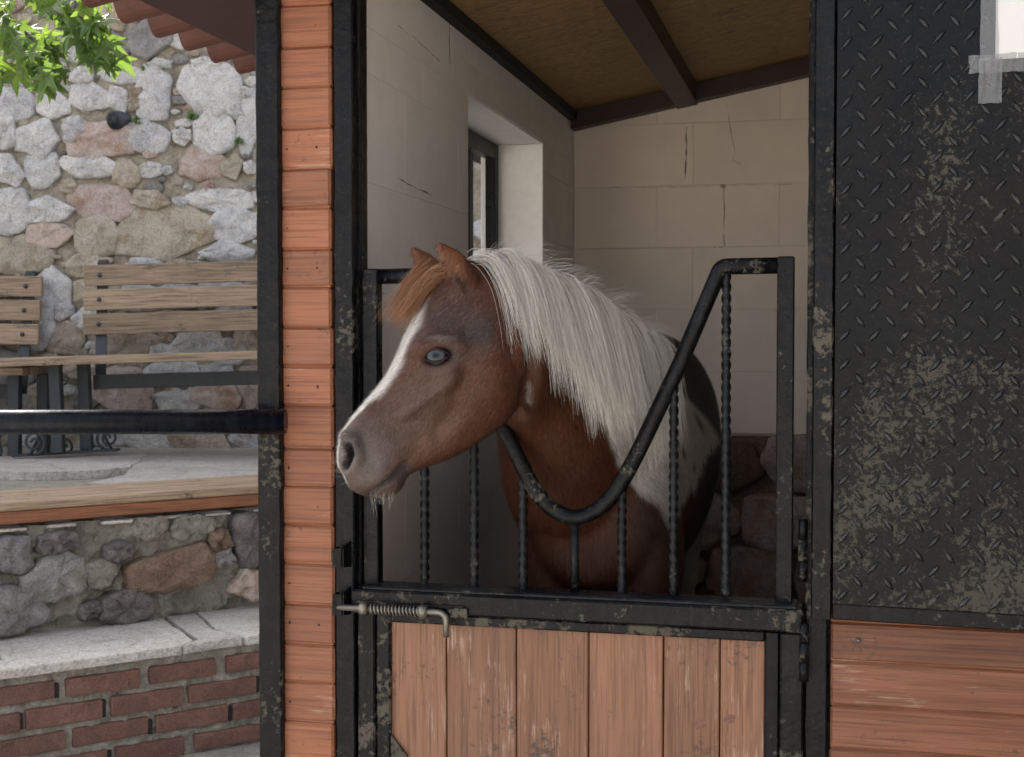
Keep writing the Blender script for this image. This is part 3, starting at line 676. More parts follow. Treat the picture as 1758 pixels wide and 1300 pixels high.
# rubble riser
RO = BO-Nb*.40; ZT = .665
rub = empty('rubble_wall', RO+Vector((0, 0, ZS))); tag(rub, 'knee-high rubble wall of brown and grey rocks beneath the plank seat', 'wall')
rough_sheet('mortar', RO, Ub, Nb, X0, X1+.3, ZS-.03, ZT, .010, .040, M['mortar_g'], rub, sc=11, o=11)
V, Fc = boxgeo(X0, X1+.3, .04, .30, 0, ZT-.01, 0); mesh_obj('wall_body', [RO+Ub*v.x+Vector((0, 0, v.z))-Nb*v.y for v in V], Fc, M['mortar_g'], rub)
def on_rub(px, py):                                  # photo point -> (along, z) on the riser face
    r = ray(px, py); t = (RO-CAM).dot(Nb)/r.dot(Nb); p = CAM+r*t; return (p-RO).dot(Ub), p.z
RS = [(295,975,150,66,'b',.05),(88,990,104,72,'g',.06),(25,1045,110,80,'g',.0),(20,950,60,60,'g',.1),(95,930,76,34,'k',-.05),(212,1040,90,52,'k',0),(200,945,50,34,'k',-.3),(425,925,60,88,'k',0),(372,925,36,34,'b',0),(425,1002,80,50,'p',-.2),(150,1045,40,26,'k',0),(380,955,30,30,'g',0),(-70,990,90,80,'b',0),(330,905,70,40,'m',0),(170,985,60,50,'m',0),(255,905,60,36,'m',0),(470,960,60,60,'g',0),(520,900,60,60,'k',0),(545,965,80,60,'b',0),(585,905,56,54,'g',0),(630,950,70,60,'k',0),(660,890,60,50,'p',0)]
kr = {'b': 'rub_b', 'g': 'stone_g', 'k': 'rub_g', 'p': 'stone_p', 'm': 'mortar_g'}
for i, (cx, cy, w_, h_, k, ro) in enumerate(RS):
    a, z = on_rub(cx, cy); b, _ = on_rub(cx+w_*.5, cy); c, _ = on_rub(cx-w_*.5, cy)
    _, zt_ = on_rub(cx, cy-h_/2); _, zb_ = on_rub(cx, cy+h_/2)
    place_stone(rub, RO, Ub, Nb, a, z, (b-c)*1.12, (zt_-zb_)*1.15, .050 if k != 'm' else .03, M[kr[k]], 300+i, 1.3, rot=ro+.12, out=.002)
# plank seat on top of the riser
seat = empty('plank_seat', RO+Vector((0, 0, ZT))); tag(seat, 'long low plank seat with varnished brown front edge on the rubble wall', 'bench')
def rbox(name, x0, x1, y0, y1, z0, z1, mat, par, bev=.003):
    V, Fc = boxgeo(x0, x1, y0, y1, z0, z1, bev); return mesh_obj(name, [RO+Ub*v.x+Vector((0, 0, v.z))-Nb*v.y for v in V], Fc, mat, par)
# local grain: seat axes follow the wall, so its empties carry the rotation
seat.matrix_world = Matrix.Translation(RO+Vector((0, 0, ZT))) @ Matrix((Ub, Nb*-1, Vector((0, 0, 1)))).transposed().to_4x4(); WM[seat.name] = seat.matrix_world.copy()
for k in range(4):
    rbox('plank', X0, X1, -.035+k*.088, -.035+k*.088+.078, ZT+.052, ZT+.078, M['bench'], seat)
rbox('front_edge', X0, X1, -.030, -.006, ZT+.012, ZT+.051, M['varnish'], seat)
for x in (-.3, .16, .62, 1.06): rbox('support', x, x+.07, -.004, .30, ZT+.0, ZT+.0515, M['dark'], seat)
rg = random.Random(8)
for k in range(9):                                  # thin chips of flagstone under the seat
    x = X0+.1+k*.17; a = rg.uniform(.08, .15)
    rbox('flag_chip', x, x+a, -.03+rg.uniform(0, .02), .1, ZT-.012, ZT-.001-rg.uniform(0, .004), M['slab'], rub)
# terrace behind
TZ = .685
c0, c1 = RO-Nb*.06, RO-Nb*.06
V = [c0+Ub*(X0-3), c0+Ub*(X1+1.2), c0+Ub*(X1+1.2)-Nb*6, c0+Ub*(X0-3)-Nb*6]
tag(mesh_obj('terrace', [Vector((v.x, v.y, ZT-.004)) for v in V], [(0, 1, 2, 3)], M['mortar_g']), kind='structure')
# paving flags on the terrace: back zone whole, front left broken away
def tflag(pts_px, z1, seed, th=.035):
    P_ = [GZ(px, py, z1) for px, py in pts_px]; out = []
    for k in range(len(P_)):
        a, b = P_[k], P_[(k+1) % len(P_)]; m = max(2, int((b-a).length/.05))
        for q in range(m):
            p = a.lerp(b, q/m); out.append(p+Vector((noise.noise(p*14), noise.noise(p*14+Vector((5, 5, 5))), 0))*.02)
    n = len(out); V = [p-Vector((0, 0, th)) for p in out]+[p+Vector((0, 0, 0)) for p in out]
    Fc = [tuple(range(n-1, -1, -1)), tuple(range(n, 2*n))]+[(k, (k+1) % n, (k+1) % n+n, k+n) for k in range(n)]
    return mesh_obj('flagstone', V, Fc, M['terrace'], terr)
terr = empty('terrace_paving', GZ(250, 790, ZT)); tag(terr, 'pale flagstone paving with a broken edge under the garden benches', 'paving')
tflag([(-260, 812), (-40, 808), (60, 811), (150, 808), (225, 802), (260, 770), (240, 764), (-260, 762)], TZ+.012, 1)
tflag([(228, 802.5), (215, 815), (150, 830), (300, 836), (480, 815), (620, 800), (620, 763), (262, 767)], TZ+.010, 2)

# ---- garden benches
def bench(loc, ang, roll, label, length, which):
    e = empty('garden_bench', loc, Matrix.Rotation(ang, 3, 'Z') @ Matrix.Rotation(roll, 3, 'Y'))
    tag(e, label, 'bench', 'slatted garden benches on the terrace')
    L = length
    def b(name, x0, x1, y0, y1, z0, z1, mat, bev=.003, par=None): return box(name, x0, x1, y0, y1, z0, z1, mat, par or e, bev, world=False)
    for i, z in enumerate((.535, .650, .765)):
        s = b('back_slat', 0, L, .235+.022*i, .262+.022*i, z, z+.098, M['bench'])
        for x in (.075, L-.075):
            tube('bolt', [(x, .234+.022*i, z+.05), (x, .229+.022*i, z+.05)], .011, M['iron'], s, n=10, world=False)
    for k in range(4):
        b('seat_slat', -.27, L+.10, -.24+k*.115, -.24+k*.115+.10, .405, .440, M['bench'])
    for x in (.05, L-.10):
        V, Fc = boxgeo(x, x+.05, .265, .275, .30, .88, .001); 
        V = [Vector((v.x, v.y+(v.z-.535)*.19, v.z)) for v in V]; mesh_obj('back_strap', V, Fc, M['iron'], e, world=False)
        V, Fc = boxgeo(x+.005, x+.045, .26, .30, .88, .895, .001); mesh_obj('strap_cap', [Vector((v.x, v.y+.065, v.z-.005)) for v in V], Fc, M['iron'], e, world=False)
    for x in (-.055, L-.02):
        lg = b('leg', x, x+.05, -.10, -.05, .012, .404, M['iron'])
        b('leg', x+.085, x+.135, .03, .08, .012, .404, M['iron'])
        V, Fc = boxgeo(x-.17, x+.25, -.02, .02, .0, .012, .001)
        mesh_obj('foot', [Vector((v.x, v.y-.10+(v.x-x+.17)*.42, v.z)) for v in V], Fc, M['iron'], e, world=False)
        for sgn, ox, oy in ((-1, x-.075, -.10), (1, x+.205, .06)):
            sp = []
            for i in range(40):
                t = i/39; a = t*3.6*math.pi; r = .010+.045*t
                sp.append((ox+sgn*-.0+math.cos(a)*r*sgn, oy, .062+math.sin(a)*r))
            sp.append((ox-sgn*.065, oy, .17))
            tube('scroll', sp, .0065, M['iron'], lg, n=6, world=False)
    b('stretcher', .08, L-.05, .10, .112, .285, .350, M['iron'])
    return e
DBm = 6.05
bl_ = D(122, 790, DBm); bl_.z = TZ+.012
bench(D(122, 779, DBm), TH, -R(1.6), 'weathered wooden slat bench with scrolled iron feet, standing nearer the stable below the drain pipe', 1.42, 0)
b2 = D(34, 785, DBm+.12)-RGT*1.42
bench(b2+Vector((0, 0, .0)), TH, R(.8), 'weathered wooden slat bench standing farther from the stable, its slat ends beside the other bench', 1.42, 1)

# ---- rock base inside the stall
bm_ = rough_sheet('rock_base', Vector((XL, YB-.012, 0)), Vector((1, 0, 0)), Vector((0, -1, 0)), .002, 1.895, FL, .925, .025, .008, M['rub_b'], stable, sc=9, o=2)
rg = random.Random(12); z = FL+.10
for row in range(4):
    x = -.05+.12*(row % 2); hh = .185
    while x < 1.85:
        w_ = rg.uniform(.17, .34)
        place_stone(bm_, Vector((XL, YB-.012, 0)), Vector((1, 0, 0)), Vector((0, -1, 0)), x+w_/2, FL+.092+row*hh*.98, w_*1.05, hh*1.05, .045, M[rg.choice(['stone_p', 'stone_t', 'stone_t', 'rub_b'])], 600+row*40+int(x*20), .9)
        x += w_

#TREE
# ================================================================== TREE
lm, lnt, lb = mat_new('leaf'); N_ = NB(lnt); v_ = N_.coords(rnd=True)
oi_ = N_.n('ShaderNodeObjectInfo')
lc = N_.ramp(oi_.outputs['Random'], [(0, (.035, .085, .015)), (.5, (.065, .135, .022)), (1, (.12, .19, .035))])
N_.l(lc, lb.inputs['Base Color']); lb.inputs['Roughness'].default_value = .42
tr_ = N_.n('ShaderNodeBsdfTranslucent'); N_.l(N_.mix(.5, lc, (.22, .32, .04)), tr_.inputs[0]); mx_ = N_.n('ShaderNodeMixShader'); mx_.inputs[0].default_value = .48
N_.l(lb.outputs[0], mx_.inputs[1]); N_.l(tr_.outputs[0], mx_.inputs[2]); N_.l(mx_.outputs[0], lnt.nodes['Material Output'].inputs[0])
def leaf_mesh(seed):
    rg = random.Random(seed); out = [(0, 0)]
    lobes = [(-1.9, .55), (-.95, .85), (0, 1.0), (.95, .85), (1.9, .55)]; prof = []
    for i, (a, L) in enumerate(lobes):
        L *= rg.uniform(.9, 1.1)
        if i == 0: prof.append((a-.35, .22))
        prof += [(a-.24, L*.55), (a-.17, L*.62), (a-.12, L*.74), (a, L), (a+.12, L*.74), (a+.17, L*.62), (a+.24, L*.55)]
        prof.append((a+.475, .33 if i < 4 else .2))
    V = [(0, 0, 0)]; pr = []
    for a, r in prof: pr.append((math.sin(a)*r, math.cos(a)*r+.0))
    for r in (.5, 1.0):
        for x, y in pr: V.append((x*r, y*r, -.16*(x*r)**2-.10*(y*r)**2+.05*math.sin(5*x*r+seed)))
    n = len(pr); Fc = [(0, 1+k, 2+k) for k in range(n-1)]
    for k in range(n-1): Fc.append((1+k, 1+n+k, 2+n+k, 2+k))
    me = bpy.data.meshes.new('leaf'); me.from_pydata(V, [], Fc); me.materials.append(lm); me.update(); return me
LM = [leaf_mesh(s) for s in range(5)]
bark = m_rock('bark', [(.10, .08, .06), (.20, .165, .13), (.30, .26, .21)], scale=8, bump=.01)
tb_ = D(-420, 700, 4.0); tb_.z = 0
tree = empty('plane_tree', tb_); tag(tree, 'leafy branch of a lobed-leaf tree hanging in beside the roof eave', 'tree')
hub = D(-330, -330, 3.75)
tube('trunk', [tb_+Vector((0, 0, z_))+Vector((.03*math.sin(z_*3), .03*math.cos(z_*2), 0)) for z_ in (0, .4, .9, 1.4, 1.9)]+[hub, hub+Vector((-.1, .1, .5)), hub+Vector((-.15, .2, 1.1))], [.17, .145, .13, .12, .11, .10, .075, .03], bark, tree, n=14)
rg = random.Random(17)
DT = 3.55
twigs = [[(-330, -330, 3.75), (-140, -160, 3.6), (-20, 0, 3.5), (60, 70, 3.48), (110, 95, 3.46)], [(-140, -160, 3.6), (20, -60, 3.5), (100, 20, 3.42), (150, 70, 3.4), (185, 95, 3.4)], [(-140, -160, 3.6), (-80, 20, 3.6), (-40, 90, 3.55), (20, 130, 3.5)], [(-20, 0, 3.5), (20, 60, 3.4), (60, 110, 3.36), (90, 140, 3.35)], [(20, -60, 3.5), (110, -40, 3.5), (170, -10, 3.45)], [(-140, -160, 3.6), (-160, 0, 3.7), (-120, 90, 3.65)], [(100, 20, 3.42), (140, 30, 3.4), (170, 50, 3.38)]]
for tw in twigs:
    P_ = [D(*p) for p in tw]; pts_ = [Vector(q) for q in interp([list(p) for p in P_], 5)]
    n = len(pts_); br = tube('branch', pts_, [(.018 if tw[0][0] < -300 else .006)*(1-i/n)+.0016 for i in range(n)], bark, tree, n=7)
    for i in range(3, n):
        for k in range(rg.choice((2, 2, 3, 4))):
            sz = rg.uniform(.042, .078); p = pts_[i]+Vector((rg.uniform(-.03, .03), rg.uniform(-.05, .05), rg.uniform(-.02, .03)))
            o = bpy.data.objects.new('leaf', rg.choice(LM)); COL.objects.link(o); o.parent = br
            yax = Vector((rg.uniform(-.7, .8), rg.uniform(-.6, .6), -rg.uniform(.35, 1))).normalized(); zax = Vector((rg.uniform(-.6, .6), -rg.uniform(.2, 1), rg.uniform(.1, 1)))
            zax = (zax-yax*zax.dot(yax)).normalized(); xax = yax.cross(zax)
            Mw = Matrix.Translation(p) @ Matrix((xax, yax, zax)).transposed().to_4x4() @ Matrix.Scale(sz, 4)
            o.matrix_basis = WM[tree.name].inverted() @ Mw
# ================================================================== PONY
PH = R(26)
hO = W(800, 590, -.115); hh = Vector((-math.cos(PH), -math.sin(PH), 0)); hl = Vector((math.sin(PH), -math.cos(PH), 0))
def HP(px, py, w=0.0):
    r = ray(px, py); return CAM+r*(((hO+hl*w)-CAM).dot(hl)/r.dot(hl))
def ring(T, B, S, n=32, e=2.3, k=0.0):
    m, h = (T+B)/2, (T-B)/2; out = []
    for i in range(n):
        a = 2*math.pi*i/n; c, s = math.cos(a), math.sin(a)
        x = math.copysign(abs(c)**(2/e), c); y = math.copysign(abs(s)**(2/e), s)
        out.append(m+h*y+S*x*(1+k*y))
    return out
PV, PF = [], []
def loft(rings):
    n = len(rings[0]); b = len(PV)
    for r_ in rings: PV.extend(r_)
    for i in range(len(rings)-1):
        for k in range(n): p, q = b+i*n+k, b+i*n+(k+1) % n; PF.append((p, q, q+n, p+n))
    PF.append(tuple(b+k for k in range(n-1, -1, -1))); PF.append(tuple(b+(len(rings)-1)*n+k for k in range(n)))
# head: dorsal (x,y) ventral (x,y) half width (mm), squareness, top-heaviness
HK = [(583,792,592,822, 12,2.0,0), (579,775,606,843, 33,2.2,-.05), (583,753,641,851, 43,2.4,-.04), (592,734,680,845, 48,2.4,.04), (612,706,702,815, 44,2.3,.03), (637,676,733,801, 42,2.3,.02), (662,645,770,788, 46,2.4,.08),
      (682,608,812,764, 60,2.5,.16), (698,571,850,738, 72,2.5,.16), (718,532,878,712, 76,2.4,.06), (745,490,892,682, 73,2.3,-.02), (780,457,898,642, 66,2.2,-.05), (818,443,900,605, 58,2.1,0)]
rings = []
for a in interp(HK, 5): rings.append(ring(HP(a[0], a[1]), HP(a[2], a[3]), hl*(a[4]*.00098), 40, a[5], a[6]))
loft(rings)
# neck: crest (px,py,Y) underline (px,py,Y) half width
NK = [(808,452,-.11, 878,640,-.10, 48), (862,452,-.075, 889,684,-.085, 60), (938,482,-.005, 884,748,.05, 76), (1014,520,.11, 889,822,.12, 94), (1085,575,.25, 903,892,.18, 120), (1128,612,.40, 940,955,.25, 142)]
NR = []
for a in interp(NK, 7): NR.append((W(a[0], a[1], a[2]), W(a[3], a[4], a[5]), a[6]*.001))
rings = []
for i, (T, B, hw) in enumerate(NR):
    m0, m1 = NR[max(i-1, 0)], NR[min(i+1, len(NR)-1)]
    tg = ((m1[0]+m1[1])-(m0[0]+m0[1])).normalized(); sd = tg.cross(T-B).normalized(); rings.append(ring(T, B, sd*hw, 36, 2.15, -.22))
loft(rings)
# trunk: Y, centre x, z top, z bottom, half width
xc = WX(1022, .22, 900)
BK = [(.175, xc-.01, .99, .80, .060), (.205, xc-.005, 1.04, .775, .112), (.28, xc, 1.10, .75, .142), (.42, .072, 1.19, .72, .165), (.62, .066, 1.205, .70, .196), (.82, .064, 1.215, .70, .208), (1.00, .062, 1.255, .74, .212), (1.14, .060, 1.255, .78, .195), (1.24, .058, 1.20, .84, .155), (1.31, .058, 1.12, .90, .085)]
loft([ring(Vector((a[1], a[0], a[2])), Vector((a[1], a[0], a[3])), Vector((a[4], 0, 0)), 40, 2.2, -.04) for a in interp(BK, 5)])
def limb(keys):
    ks = interp([(*p, r1, r2) for p, r1, r2 in keys], 5)
    loft([ring(Vector(k[:3])+Vector((0, k[4], 0)), Vector(k[:3])-Vector((0, k[4], 0)), Vector((k[3], 0, 0)), 20, 2, 0) for k in ks])
for s in (-1, 1):
    x = xc+s*.082
    limb([((x, .31, .93), .060, .095), ((x+s*.012, .29, .82), .062, .085), ((x+s*.008, .275, .70), .052, .062), ((x, .265, .56), .038, .042), ((x, .265, .48), .034, .036), ((x, .27, .40), .024, .026), ((x, .265, .30), .027, .028), ((x, .245, .25), .026, .028), ((x, .24, .235), .036, .040), ((x, .235, FL), .043, .048)])
    x = .058+s*.105
    limb([((x, 1.10, 1.03), .085, .15), ((x+s*.01, 1.06, .88), .082, .14), ((x, 1.05, .74), .062, .095), ((x, 1.10, .60), .042, .058), ((x, 1.15, .50), .035, .046), ((x, 1.14, .40), .026, .030), ((x, 1.12, .30), .028, .030), ((x, 1.10, .25), .027, .029), ((x, 1.095, .235), .037, .041), ((x, 1.09, FL), .043, .048)])
limb([((.058, 1.29, 1.12), .03, .03), ((.058, 1.37, 1.05), .04, .03), ((.058, 1.40, .85), .05, .035), ((.058, 1.39, .6), .04, .03), ((.058, 1.38, .42), .012, .01)])
# ears
def ear(b, m, t, w0, w1, th):
    b, m, t = Vector(b), Vector(m), Vector(t); pts_ = []
    for i in range(9):
        q = i/8; c = b*(1-q)**2+m*2*q*(1-q)+t*q*q; wd = (w0*(1-q)+w1*q*2.2*(1-q)+.0035*q) if q > 0 else w0*.9
        pts_.append((c, wd))
    ax = (t-b).normalized(); sd = ax.cross(hl).normalized(); nn = sd.cross(ax).normalized(); rg_ = []
    for c, wd in pts_: rg_.append(ring(c+sd*wd, c-sd*wd, nn*max(.0045, th*wd/w0), 18, 2, 0))
    loft(rg_)
ear(HP(810, 500, .046), HP(790, 456, .070), HP(752, 417, .066), .0205, .0180, .0105)
ear(HP(768, 500, -.040), HP(738, 458, -.058), HP(708, 425, -.056), .0190, .0160, .0100)
# ---- one continuous skin
tm = bpy.data.meshes.new('tmp'); tm.from_pydata([tuple(v) for v in PV], [], PF); tm.update()
bm = bmesh.new(); bm.from_mesh(tm); bmesh.ops.recalc_face_normals(bm, faces=bm.faces[:]); bm.to_mesh(tm); bm.free()
to = bpy.data.objects.new('tmp', tm); COL.objects.link(to)
md = to.modifiers.new('r', 'REMESH'); md.mode = 'VOXEL'; md.voxel_size = .0042
dg = bpy.context.evaluated_depsgraph_get(); dg.update()
skin = bpy.data.meshes.new_from_object(to.evaluated_get(dg)); bpy.data.objects.remove(to); skin.name = 'pony_body'; skin.materials.clear()
nv = len(skin.vertices); X = np.empty(nv*3, np.float64)
buf = np.empty(nv*3, np.float32); skin.vertices.foreach_get('co', buf); X = buf.reshape(-1, 3).astype(np.float64)
eb = np.empty(len(skin.edges)*2, np.int32); skin.edges.foreach_get('vertices', eb); E = eb.reshape(-1, 2)
deg = np.bincount(E.ravel(), minlength=nv).astype(float)[:, None]
def lap(A, it, f):
    for _ in range(it):
        S = np.zeros_like(A)
        for c in range(A.shape[1]):
            S[:, c] = np.bincount(E[:, 0], A[E[:, 1], c], nv)+np.bincount(E[:, 1], A[E[:, 0], c], nv)
        A = A+f*(S/np.maximum(deg, 1)-A)
    return A
hOn, hhn, hln = np.array(hO), np.array(hh), np.array(hl)
def along(A): return (A-hOn) @ hhn
def proj(A):
    d = A-np.array(CAM); z = d @ np.array(FWD); return CX+F*(d @ np.array(RGT))/z, CY-F*(d @ np.array(UPV))/z
u0, v0 = proj(X)
em = ((v0 < 478) & (u0 < 800) & (X[:, 1] < 0))[:, None].astype(float)
XS = lap(X, 14, .5); X = X*em+XS*(1-em); X = lap(X, 2, .4)
def setco(): skin.vertices.foreach_set('co', X.astype(np.float32).ravel()); skin.update()
def normals():
    nb = np.empty(nv*3, np.float32); skin.vertices.foreach_get('normal', nb); return nb.reshape(-1, 3).astype(np.float64)
setco(); NN = normals()
def bvh(): return BVHTree.FromPolygons([tuple(v) for v in X], [tuple(p.vertices) for p in skin.polygons])
BV = bvh()
def hit(px, py):
    h = BV.ray_cast(CAM, ray(px, py).normalized()); 
    return (h[0], h[1]) if h[0] is not None else (HP(px, py, .05), hl.copy())
def mirror(p): p = Vector(p); return p-hl*(2*(p-hO).dot(hl))
def segdist(A, pts_):
    best = np.full(len(A), 1e9)
    if len(pts_) == 1: return np.linalg.norm(A-np.array(pts_[0]), axis=1)
    for a, b in zip(pts_[:-1], pts_[1:]):
        a, b = np.array(a), np.array(b); ab = b-a; t = np.clip(((A-a) @ ab)/(ab @ ab), 0, 1); best = np.minimum(best, np.linalg.norm(A-(a+t[:, None]*ab), axis=1))
    return best
def brush(pxs, r, amt, both=True):
    global X
    pts_ = [hit(*p)[0] for p in pxs]
    for side in ((0, 1) if both else (0,)):
        P_ = [mirror(p) for p in pts_] if side else pts_
        d = segdist(X, P_); X = X+NN*(amt*np.exp(-(d/r)**2))[:, None]
eye_c, eye_n = hit(755, 612)
brush([(845, 580), (850, 660)], .038, .012)                      # cheek
brush([(912, 545), (915, 610), (906, 670), (893, 712)], .013, -.017, False)   # throat latch behind the jaw
brush([(802, 640), (780, 700), (755, 745)], .015, -.008)         # hollow in front of the cheek
brush([(785, 648), (742, 674), (700, 706)], .011, .0080)         # facial crest
brush([(690, 735), (735, 725)], .020, -.006)
brush([(660, 690), (700, 655)], .018, -.004)
brush([(724, 596), (752, 582), (788, 590)], .012, .0095)         # brow
brush([(788, 600), (830, 575)], .010, .0055)
brush([(735, 636), (757, 643), (782, 632)], .008, .0035)         # lower lid swelling
brush([(810, 568)], .020, -.010)                                  # hollow above the eye
brush([(594, 748), (611, 757), (617, 782), (606, 806)], .0090, .0095)   # nostril rim
brush([(588, 782), (587, 800)], .010, .004)
brush([(600, 764), (603, 780), (596, 797)], .0080, -.0230)        # nostril
brush([(625, 770), (640, 800)], .012, -.004)
brush([(615, 822), (650, 815)], .016, .0050)                      # upper lip
brush([(636, 846), (662, 827), (698, 798)], .0055, -.0090)        # mouth line
brush([(655, 850), (684, 838)], .014, .003)                       # lower lip and chin
brush([(700, 790), (722, 768)], .016, -.005)
brush([(768, 455), (790, 478), (803, 492)], .008, -.007, False)   # hollow of the near ear
eo = np.array(eye_c); d = X-eo; ex = np.array(hh*.80+Vector((0, 0, -.25))).astype(float); ex /= np.linalg.norm(ex)
ez = np.cross(ex, hln); ez /= np.linalg.norm(ez)
for sgn in (0, 1):
    c_ = np.array(mirror(eye_c)) if sgn else eo; dd = X-c_
    q = ((dd @ ex)/.024)**2+((dd @ ez)/.0122)**2+((dd @ hln)/.03)**2
    X = X-(hln*(-1 if sgn else 1))*(.018*np.exp(-q**2))[:, None]
X = lap(X, 1, .3); setco(); NN = normals(); BV = bvh()

# ---- coat markings, plus painted shade in ear, nostril and mouth (fixed to the skin)
U, Vp = proj(X)                                                    # where each skin point lies in the side view
HU, HV = U, Vp
wl = (X-hOn) @ hln
flat = X-wl[:, None]*hln; HU, HV = proj(flat)                       # head: same marks on both sides
C = np.zeros((nv, 3)); nzv = np.array([noise.noise(Vector(p)*38) for p in X]); nz2 = np.array([noise.noise(Vector(p)*11) for p in X])
def lin(c): return np.array(c, float)
chest, hbrown, roan, char, muzz, white, black = lin((.070, .0245, .0115)), lin((.073, .0265, .0140)), lin((.105, .068, .053)), lin((.036, .027, .026)), lin((.130, .106, .096)), lin((.58, .555, .52)), lin((.008, .006, .006))
copper = lin((.22, .08, .03))
def sm(a, b, x): t = np.clip((x-a)/(b-a), 0, 1); return t*t*(3-2*t)
def blend(m, col): global C; C = C*(1-m[:, None])+col*m[:, None]
def blob(cx, cy, rx, ry, ang, amt, col, hd=True):
    a, b = (HU, HV) if hd else (U, Vp)
    c, s = math.cos(ang), math.sin(ang); dx, dy = a-cx+nz2*10, b-cy+nz2*10
    g = np.exp(-(((dx*c+dy*s)/rx)**2+((-dx*s+dy*c)/ry)**2)**1.2)*amt
    blend(np.clip(g*headm if hd else g, 0, 1), col)
def inpoly(u, v, poly):
    ins = np.zeros(len(u), bool); j = len(poly)-1
    dist = np.full(len(u), 1e9)
    for i in range(len(poly)):
        (x1, y1), (x2, y2) = poly[i], poly[j]
        cnd = ((y1 > v) != (y2 > v)) & (u < (x2-x1)*(v-y1)/((y2-y1) if y2 != y1 else 1e-9)+x1); ins ^= cnd
        t = np.clip(((u-x1)*(x2-x1)+(v-y1)*(y2-y1))/max(1e-9, (x2-x1)**2+(y2-y1)**2), 0, 1)
        dist = np.minimum(dist, np.hypot(u-(x1+t*(x2-x1)), v-(y1+t*(y2-y1)))); j = i
    return np.where(ins, dist, -dist)
headm = sm(.04, -.02, X[:, 1])*sm(935, 890, U)
C[:] = chest
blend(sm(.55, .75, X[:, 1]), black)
near = sm(-.02, .03, X[:, 0]-.03)
wpoly = [(1034, 715), (1062, 800), (1100, 850), (1128, 866), (1146, 905), (1162, 880), (1182, 857), (1204, 812), (1214, 780), (1236, 758), (1218, 725), (1186, 690), (1163, 670), (1140, 630), (1105, 560), (1030, 560)]
sd_ = inpoly(U+nzv*7, Vp+nzv*7, wpoly)
blend(sm(-5, 6, sd_)*sm(.05, .12, X[:, 1])*near, white)
for (a, b, rx, ry, an) in ((1203, 729, 5, 20, -.45), (1172, 776, 4, 13, -.25), (1190, 800, 3, 7, 0)):
    blob(a, b, rx, ry, an, .95, black, False)
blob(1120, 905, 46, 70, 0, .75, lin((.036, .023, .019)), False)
blend(sm(.90, .80, X[:, 2])*sm(.9, 1.0, X[:, 1])*.85, lin((.36, .34, .31)))          # pale hind legs
blend(headm, hbrown)
blob(840, 640, 75, 110, .2, .6, lin((.078, .026, .0125)))
blob(680, 712, 52, 78, .75, .85, roan)
blob(745, 660, 30, 30, 0, .5, roan)
blob(628, 790, 62, 58, .7, .95, muzz)
blob(735, 745, 55, 18, -.55, .5, lin((.17, .105, .075)))
blob(712, 775, 60, 22, -.5, .35, lin((.11, .046, .024)))
blob(607, 757, 20, 24, .2, .75, char)
nl = [hit(*p)[0] for p in ((599, 763), (603, 780), (596, 797))]; nd_ = np.minimum(segdist(X, nl), segdist(X, [mirror(p) for p in nl]))
blend(np.exp(-((nd_-.0135)/.0045)**2)*.55, lin((.19, .17, .162))); blend(sm(.0105, .0070, nd_), lin((.010, .008, .008)))  # lighter rim, and the nostril hole's shade painted near black
blob(690, 815, 26, 14, -.65, .7, char)
blob(790, 560, 56, 40, .3, .85, lin((.055, .036, .032)))
blob(812, 572, 24, 26, 0, .6, char)
blob(745, 555, 30, 30, 0, .5, char)
blob(757, 614, 34, 22, 0, .75, lin((.07, .05, .045)))
blob(754, 613, 25, 13, 0, .8, lin((.02, .017, .016)))
blob(752, 580, 26, 4, .05, .4, lin((.26, .225, .20)))
ml = segdist(X, [hit(*p)[0] for p in ((636, 846), (662, 827), (698, 798))]); ml = np.minimum(ml, segdist(X, [mirror(hit(*p)[0]) for p in ((636, 846), (662, 827), (698, 798))]))
blend(sm(.0085, .0028, ml)*.94, lin((.03, .025, .024)))  # shade of the mouth crease painted as a dark line
# blaze down the front of the face
al = along(X); bw_ = np.interp(HV, [520, 560, 620, 680, 730, 760, 800, 840], [.026, .041, .034, .020, .012, .010, .018, .012])
front = sm(-.20, .15, NN @ (hhn*.75+np.array((0, 0, .65))))
blend(sm(1.25, .75, (np.abs(wl)+nzv*.004)/bw_)*front*headm*sm(842, 820, HV)*sm(500, 540, HV), white)
blend(em[:, 0]*.9, lin((.14, .052, .024)))
blob(787, 478, 22, 6, .80, .85, lin((.03, .016, .012)), False)  # shade in the near ear's hollow painted dark so the dent shows
blob(800, 505, 26, 14, .9, .5, lin((.05, .028, .02)), False)  # same painted darkening, softer, at the ear base
C *= (1.0+.10*nz2+.05*nzv)[:, None]; C = np.clip(C, .004, .85)
ca = skin.color_attributes.new('coat', 'FLOAT_COLOR', 'POINT'); ca.data.foreach_set('color', np.c_[C, np.ones(nv)].astype(np.float32).ravel())
skin.polygons.foreach_set('use_smooth', [True]*len(skin.polygons))
def m_hair(name, rough, sheen=0.0, attr='coat'):
    m, nt, b = mat_new(name); N = NB(nt); a = N.n('ShaderNodeAttribute'); a.attribute_name = attr
    N.l(a.outputs['Color'], b.inputs['Base Color']); b.inputs['Roughness'].default_value = rough; b.inputs['Specular IOR Level'].default_value = .3
    return m
M['coat'] = m_hair('pony_skin', .62); M['fur'] = m_hair('pony_fur', .5)
skin.materials.append(M['coat'])
pony = bpy.data.objects.new('pony', skin); COL.objects.link(pony); WM['pony'] = Matrix.Identity(4)
tag(pony, 'brown and white pinto pony with pale mane leaning its head over the gate', 'pony')

